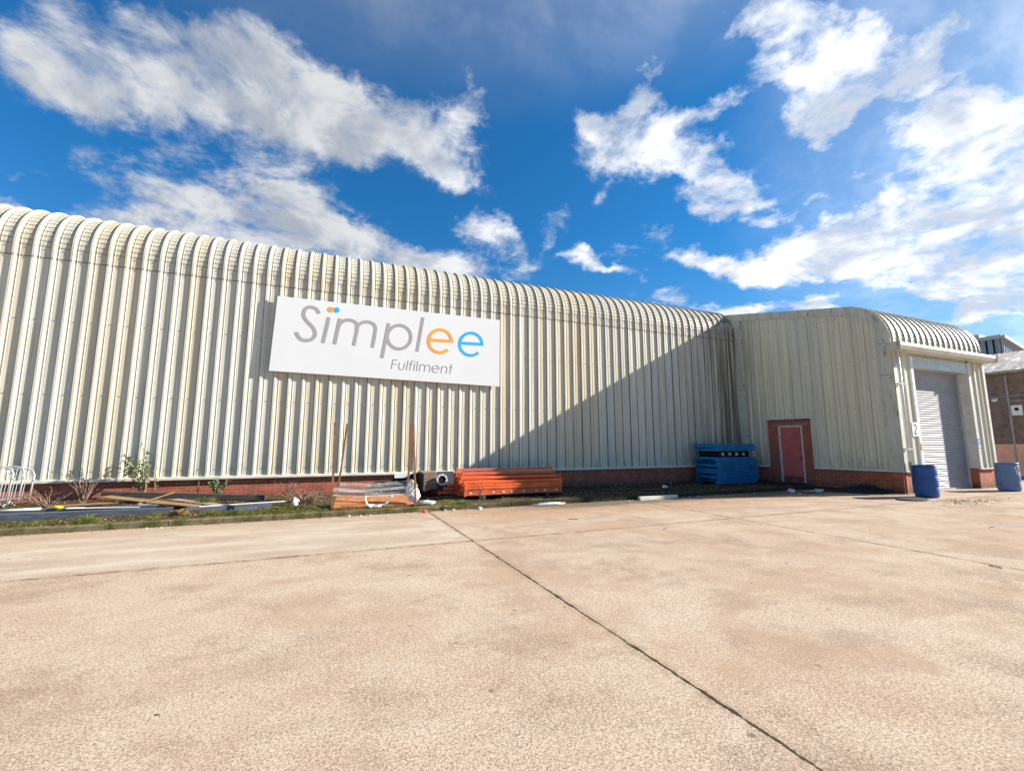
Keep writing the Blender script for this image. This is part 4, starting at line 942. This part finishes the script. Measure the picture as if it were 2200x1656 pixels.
shrub('bare_shrub', (-5.5, 13.0, .2), .50, .7, 14, 60, .04, 'low tangle of brambles and dead stems under the crowd barriers', 53, lm=DEAD)
shrub('bare_shrub', (-.5, 12.9, .16), .30, .8, 26, 50, .04, 'low heap of cut branches behind the mossy patch', 54, lm=DEAD)
shrub('bare_shrub', (-3.85, 13.68, .26), .80, .05, 3, 30, .04, 'single thin dry stem in front of the wall', 46, lm=DEAD)
shrub('bare_shrub', (-2.95, 13.7, .24), .66, .04, 2, 14, .04, 'thin dry stem left of the low leafy shrub', 47, lm=DEAD)
shrub('bare_shrub', (-.9, 13.3, .22), .46, .5, 12, 24, .04, 'tangle of dry stems against the brick left of the post pallet', 48, lm=DEAD)
shrub('bare_shrub', (-.25, 12.4, .14), .42, .38, 14, 40, .05, 'heap of dead stems beside the left leg of the post pallet', 49, lm=DEAD)
shrub('bare_shrub', (11.9, 13.2, .10), .42, .25, 9, 40, .05, 'dry weed in the shade left of the blue frames', 50, lm=DEAD)
shrub('bare_shrub', (3.95, 11.75, .12), .50, .12, 6, 30, .035, 'wispy dead weed in front of the orange beams', 51, lm=DEAD)
def tuft(base, r, h, n, label, seed, name='grass_tuft', mt=None):
    q = random.Random(seed); b = MB()
    for _ in range(n):
        a = q.uniform(0, 6.28); rr = r*q.random()**.6; x, y = base[0]+rr*math.cos(a), base[1]+rr*math.sin(a)*.6; hh = h*q.uniform(.4, 1)*(1.1-rr/r*.6); l = q.uniform(.2, .9)*hh
        dx, dy = math.cos(a)*l, math.sin(a)*l; w_ = .006; z = base[2]
        b.add([(x-w_, y, z), (x+w_, y, z), (x+w_+dx*.45, y+dy*.45, z+hh*.75), (x-w_+dx*.45, y+dy*.45, z+hh*.75), (x+dx, y+dy, z+hh*.9)], [(0, 1, 2, 3), (3, 2, 4)])
    o = b.obj(name, mt or GRASS, origin=base); return tag(o, label, 'grass tuft')
tuft((3.22, 11.0, .05), .22, .24, 260, 'bright green grass tuft spilling over the kerb at the orange beams', 61)
tuft((-2.55, 12.55, .22), .24, .22, 150, 'dark green grass tuft beside the rusty sheet', 62)
tuft((-4.15, 11.2, .11), .24, .20, 120, 'straggly green grass tuft on the kerb at far left', 63)
tuft((-2.15, 11.3, .11), .20, .16, 110, 'small grass tuft on the kerb before the short channel', 64)
tuft((-1.7, 11.25, .11), .22, .18, 130, 'fuller grass tuft on the kerb right of its small neighbour', 65)
# uncountable ground cover
q = random.Random(70); b = MB()
for _ in range(5200):
    x = q.uniform(-12, 2.2) if q.random() < .8 else q.uniform(2.2, 15.5); y = YK+.12+abs(q.gauss(0, .16 if x < -1.3 or x > .2 else .35))
    if math.sin(x*2.1)+math.sin(x*5.3+1)+q.uniform(-.8, .8) < -.1: continue
    h = q.uniform(.012, .05)*(1.5 if x < 2 else .7); a = q.uniform(0, 6.28); z = hv(x, y)-.005; dx, dy = math.cos(a)*h*.6, math.sin(a)*h*.6
    b.add([(x-.007, y, z), (x+.007, y, z), (x+dx, y+dy, z+h)], [(0, 1, 2)])
for _ in range(2600):
    x = q.gauss(-.72, .32); y = 11.45+q.gauss(0, .22); h = q.uniform(.02, .06); a = q.uniform(0, 6.28); z = hv(x, y)-.005+.06*math.exp(-((x+.72)/.4)**2-((y-11.45)/.3)**2)*q.random(); dx, dy = math.cos(a)*h*.6, math.sin(a)*h*.6
    if y < YK+.12: continue
    b.add([(x-.008, y, z), (x+.008, y, z), (x+dx, y+dy, z+h)], [(0, 1, 2)])
tag(b.obj('moss', MOSS), 'moss and short grass along the verge edge', 'moss', kind='stuff')
b = MB()
for _ in range(4200):
    x = q.uniform(-.5, 15.5) if q.random() < .7 else q.uniform(-9, 0); y = YK+.2+q.random()*2.8; s_ = q.uniform(.008, .024)
    if 3.4 < x < 6.8 and y > 11.95: continue
    z = hv(x, y)+s_*.2; an = q.uniform(0, 3); c_, si = math.cos(an)*s_, math.sin(an)*s_
    b.add([(x+c_, y+si, z), (x-si, y+c_*.7, z), (x-c_, y-si, z), (x+si, y-c_*.7, z), (x, y, z+s_*.7), (x, y, z-s_*.5)], [(0, 1, 4), (1, 2, 4), (2, 3, 4), (3, 0, 4), (1, 0, 5), (2, 1, 5), (3, 2, 5), (0, 3, 5)])
tag(b.obj('gravel', STONE), 'loose gravel on the verge', 'gravel', kind='stuff')
b = MB()
def scatter_leaf(x, y, z, s_):
    an = q.uniform(0, 6.28); t = Vector((math.cos(an), math.sin(an), q.uniform(-.2, .3))).normalized(); leaf(b, (x, y, z), t, s_, q)
for _ in range(900):
    x = q.uniform(-7, 16); y = YK-.04-abs(q.gauss(0, .10)); scatter_leaf(x, y, .006, q.uniform(.012, .04))
for _ in range(900): scatter_leaf(q.uniform(-8, 15), YK+.2+q.random()*2.7, .115+q.uniform(0, .03), q.uniform(.02, .05))
for _ in range(420): scatter_leaf(q.gauss(16.9, .6), q.gauss(6.9, .28), .006, q.uniform(.02, .06))
for _ in range(60): scatter_leaf(q.uniform(-3, 14), q.uniform(3, 10), .005, q.uniform(.015, .035))
tag(b.obj('leaf_litter', DEAD), 'dead leaves and grit', 'leaf litter', kind='stuff')
# dark debris heap along the foot of the wing
b = MB(); rows = []
for j in range(26):
    row = []
    for i in range(70):
        s_ = -.2+i*5.3/69; o = .05+j*1.25/25; t = j/25
        h = (.05+.16*math.exp(-((s_-4.35)/.55)**2)+.05*math.exp(-((s_-1.2)/1.)**2))*(1-t)**1.1*(1 if t < 1 else 0)*(.6+.8*q.random())
        p_ = W(s_, o+(.25*math.sin(s_*2.2)*t), 0); row.append((p_.x, p_.y, h-.008))
    rows.append(row)
b.grid(rows); tag(b.obj('debris_heap', MUD), 'wet black leaves and rubbish along the foot of the wing', 'debris', kind='stuff')
b = MB(); M = Matrix.Translation((15.9, 7.72, .0)); b.lathe([(.52, .0), (.50, .03), (.35, .05), (.0, .05)], n=20, M=M @ Matrix.Diagonal((1, .62, 1, 1)))
tag(b.obj('rubber_mat', MUD), 'flat black rubber lump on the concrete in front of the blue drum', 'rubber mat')
# litter
SCR = ['left of the post pallet']*2+['in front of the post pallet']*3+['below the orange beams']*4+['beside the cream beam']*5+['before the blue frames']*5
LR = [(-3.1, 10.78), (-2.85, 10.72), (.55, 10.78), (.8, 10.74), (1.0, 10.76), (2.75, 10.8), (2.95, 10.78), (3.3, 10.74), (3.6, 10.72), (8.0, 10.55), (8.15, 10.62), (9.98, 10.6), (10.3, 10.65), (10.6, 10.62), (11.3, 10.5), (12.3, 10.3), (13.0, 10.6), (14.2, 9.9), (13.3, 9.6)]
l0 = None
LR.sort(); WN2 = 'first second third fourth fifth'.split()
for i, (x, y) in enumerate(LR):
    s_ = q.uniform(.018, .045); crumple('paper_scrap', GUANO, (x, y, s_*.5), (s_, s_*.8, s_*.55), 'small white paper scrap %s, %s from the left there' % (SCR[i], WN2[SCR[:i].count(SCR[i])]), 'paper scrap', 100+i, 'paper scraps along the kerb', n=6)
crumple('orange_peel', ORA, (2.24, 10.76, .03), (.07, .05, .035), 'rust orange scrap on the concrete by the kerb', 'litter', 131)
crumple('paper_bag', GUANO, (10.85, 12.35, .14), (.10, .09, .06), 'crumpled white paper on the shaded verge', 'paper', 132)
crumple('paper_bag', GUANO, (14.6, 10.5, .05), (.13, .09, .07), 'crumpled white bag in the shade before the red door', 'bag', 133)
crumple('plastic_sheet', BAG, (15.1, 10.0, .06), (.42, .16, .05), 'grey plastic sheet lying in front of the red door', 'plastic sheet', 134)
crumple('plastic_sheet', BAG, (5.55, 10.72, .04), (.55, .09, .045), 'long twisted white plastic strip at the kerb by the orange beams', 'plastic strip', 135)
crumple('plastic_sheet', GUANO, (3.62, 10.77, .035), (.07, .05, .035), 'crumpled white wrapper beneath the orange beams', 'wrapper', 136)
plank('white_beam', TRIM, (8.42, 10.66, .055), (9.82, 10.68, .055), .11, .10, 'short cream timber beam lying in front of the kerb', 'timber beam')
for k, (x, y, a, L) in enumerate(((11.9, 4.6, .1, .28), (6.0, 6.9, .5, .16), (4.9, 8.6, -.3, .22), (8.2, 3.1, 1.2, .15))):
    b = MB(); b.tube([(x, y, .008), (x+L*.5*math.cos(a), y+L*.5*math.sin(a)+.01, .012), (x+L*math.cos(a), y+L*math.sin(a), .006)], .006, 5)
    tag(b.obj('twig', TIMD), ('dark twig on the concrete nearest the right edge', 'small dark twig on the middle of the concrete', 'thin dark twig on the concrete before the orange beams', 'tiny dark twig lying on the open concrete at right')[k], 'twig')

# ------------------------------------------------------------------ buildings beyond
bg_ = thing('brick_building', 'old brick building with fibre cement roof beyond the loading bay', 'building', (33, 15, 0))
BX = 33.
b = MB(); b.box(BX, BX+14, 8.9, 24, -.2, 5.35); b.obj('wall', brick('old_brick', 1, (.25, .17, .135), (.19, .135, .11), (.30, .27, .24), .6), bg_)
b = MB(); rows = []
for i in range(0, 241):
    y = 8.7+i*.065; rows.append([(BX-.35+t*8.35, y, 5.42+t*2.15+.028*math.cos(2*math.pi*i/3.)) for t in (0, .25, .5, .75, 1)])
b.grid(rows); b.obj('roof', ROOFC, bg_)
b = MB(); b.box(BX-.03, BX-.0, 9.2, 9.9, 4.95, 5.25); b.tube([(BX-.42, 8.7, 5.36), (BX-.42, 24, 5.36)], .07, 8); b.obj('gutter', simple('old_gutter', (.30, .28, .25), .7, 0, .3, 4, .1), bg_)
b = MB(); b.tube([(BX-.08, 8.9, 4.12), (BX-.08, 24, 4.12)], .03, 6).tube([(BX-.08, 8.9, 3.85), (BX-.08, 11.4, 3.85)], .025, 6).tube([(BX-.08, 11.3, 5.2), (BX-.08, 11.3, .6)], .05, 8); b.obj('pipes', simple('old_pipe', (.33, .34, .32), .6, 0, .2, 4, 0), bg_)
b = MB(); b.box(BX-.10, BX-.04, 10.85, 12.05, -.05, 1.62); b.obj('salmon_panel', SALMON, bg_)
b = MB(); b.box(BX-.03, BX+.0, 8.9, 24, -.0, .25); b.obj('plinth', TRIMD, bg_)
fl_ = thing('floodlight', 'small white floodlight on the far brick wall', 'floodlight', (BX-.2, 11.85, 3.95))
b = MB(); b.bar((BX-.35, 11.75, 3.9), (BX-.12, 11.75, 4.0), .2, .14); b.obj('housing', WHITE, fl_, bevel=.02); b = MB(); b.bar((BX-.2, 11.75, 3.95), (BX-.0, 11.75, 3.95), .05, .05); b.obj('bracket', GALV, fl_)
nt = thing('wall_notice', 'white notice with a dark symbol on the far brick wall', 'notice', (BX-.05, 11.05, 3.4))
b = MB(); b.box(BX-.04, BX-.02, 10.85, 11.28, 3.1, 3.62); b.obj('board', WHITE, nt); b = MB(); b.lathe([(.09, 0), (.09, .004)], n=12, M=Matrix.Translation((BX-.041, 11.06, 3.42)) @ Matrix.Rotation(R(-90), 4, 'Y')); b.obj('symbol', INK, nt)
cb_ = thing('clad_building', 'tall grey metal clad building rising behind the fibre cement roof', 'building', (45, 16, 0))
b = MB()
def ribwall(b, p0, p1, z0, za_, zb_, n, d):
    p0, p1 = Vector(p0), Vector(p1); nn = (p1-p0).normalized(); nn = Vector((nn.y, -nn.x, 0)); rows = [[], []]
    for i in range(n*4+1):
        t = i/(n*4); o = nn*(d if i % 4 in (1, 2) else 0); pp = p0.lerp(p1, t)+o; rows[0].append((pp.x, pp.y, z0)); rows[1].append((pp.x, pp.y, za_+(zb_-za_)*t))
    b.grid(rows)
ribwall(b, (45, 20, 0), (45, 15.34, 0), 0, 9.35, 9.35, 12, .05); ribwall(b, (45, 15.34, 0), (55, 15.34, 0), 0, 9.35, 6.9, 30, .05)
b.obj('cladding', BGCLAD, cb_)
b = MB(); b.bar((44.9, 20, 9.38), (44.9, 15.25, 9.38), .3, .28); b.bar((44.9, 15.25, 9.38), (55, 15.25, 6.93), .3, .22); b.hexa([(45, 15.4, 6), (55, 15.4, 6), (55, 20, 6), (45, 20, 6), (45, 15.4, 9.3), (55, 15.4, 6.85), (55, 20, 6.85), (45, 20, 9.3)]); b.obj('roof_edge', TRIM, cb_)
b = MB(); b.box(44.6, 45.6, 16.35, 17.5, 9.3, 9.75); b.obj('roof_vent', TRIM, cb_)

# ------------------------------------------------------------------ birds
def bird(c, span, roll, label):
    c = Vector(c); o = thing('bird', label, 'bird', c)
    d = (c-Vector((0, 0, 1.6))).normalized(); s_ = d.cross(Vector((0, 0, 1))).normalized(); u = s_.cross(d).normalized()
    e1 = s_*math.cos(roll)+u*math.sin(roll); e2 = -s_*math.sin(roll)+u*math.cos(roll); f = (d*.8+u*.2).normalized(); h = span/2
    b = MB(); b.tube([c-f*h*.5, c-f*h*.2, c+f*h*.2, c+f*h*.5], [.01, h*.12, h*.12, .02], 8); b.obj('body', BIRD, o)
    for sg_ in (-1, 1):
        P = [c+e1*sg_*h*.05, c+e1*sg_*h*.5+e2*h*.22, c+e1*sg_*h+e2*h*.10]; wch = [h*.30, h*.26, h*.04]; b = MB(); vs = []
        for p_, w_ in zip(P, wch): vs += [p_-f*w_*.6, p_+f*w_*.4, p_+f*w_*.4+e2*.02, p_-f*w_*.6+e2*.02]
        fs = []
        for i in range(2): fs += [(4*i+k, 4*i+(k+1) % 4, 4*i+4+(k+1) % 4, 4*i+4+k) for k in range(4)]
        b.add(vs, fs+[(0, 1, 2, 3), (8, 11, 10, 9)]); b.obj('wing', BIRD, o)
bird((24.69, 47.87, 28.03), .55, .6, 'small dark bird in the middle of the sky')
bird((61.6, 27.6, 20.2), .75, -.15, 'distant bird gliding under the cloud bank at right')
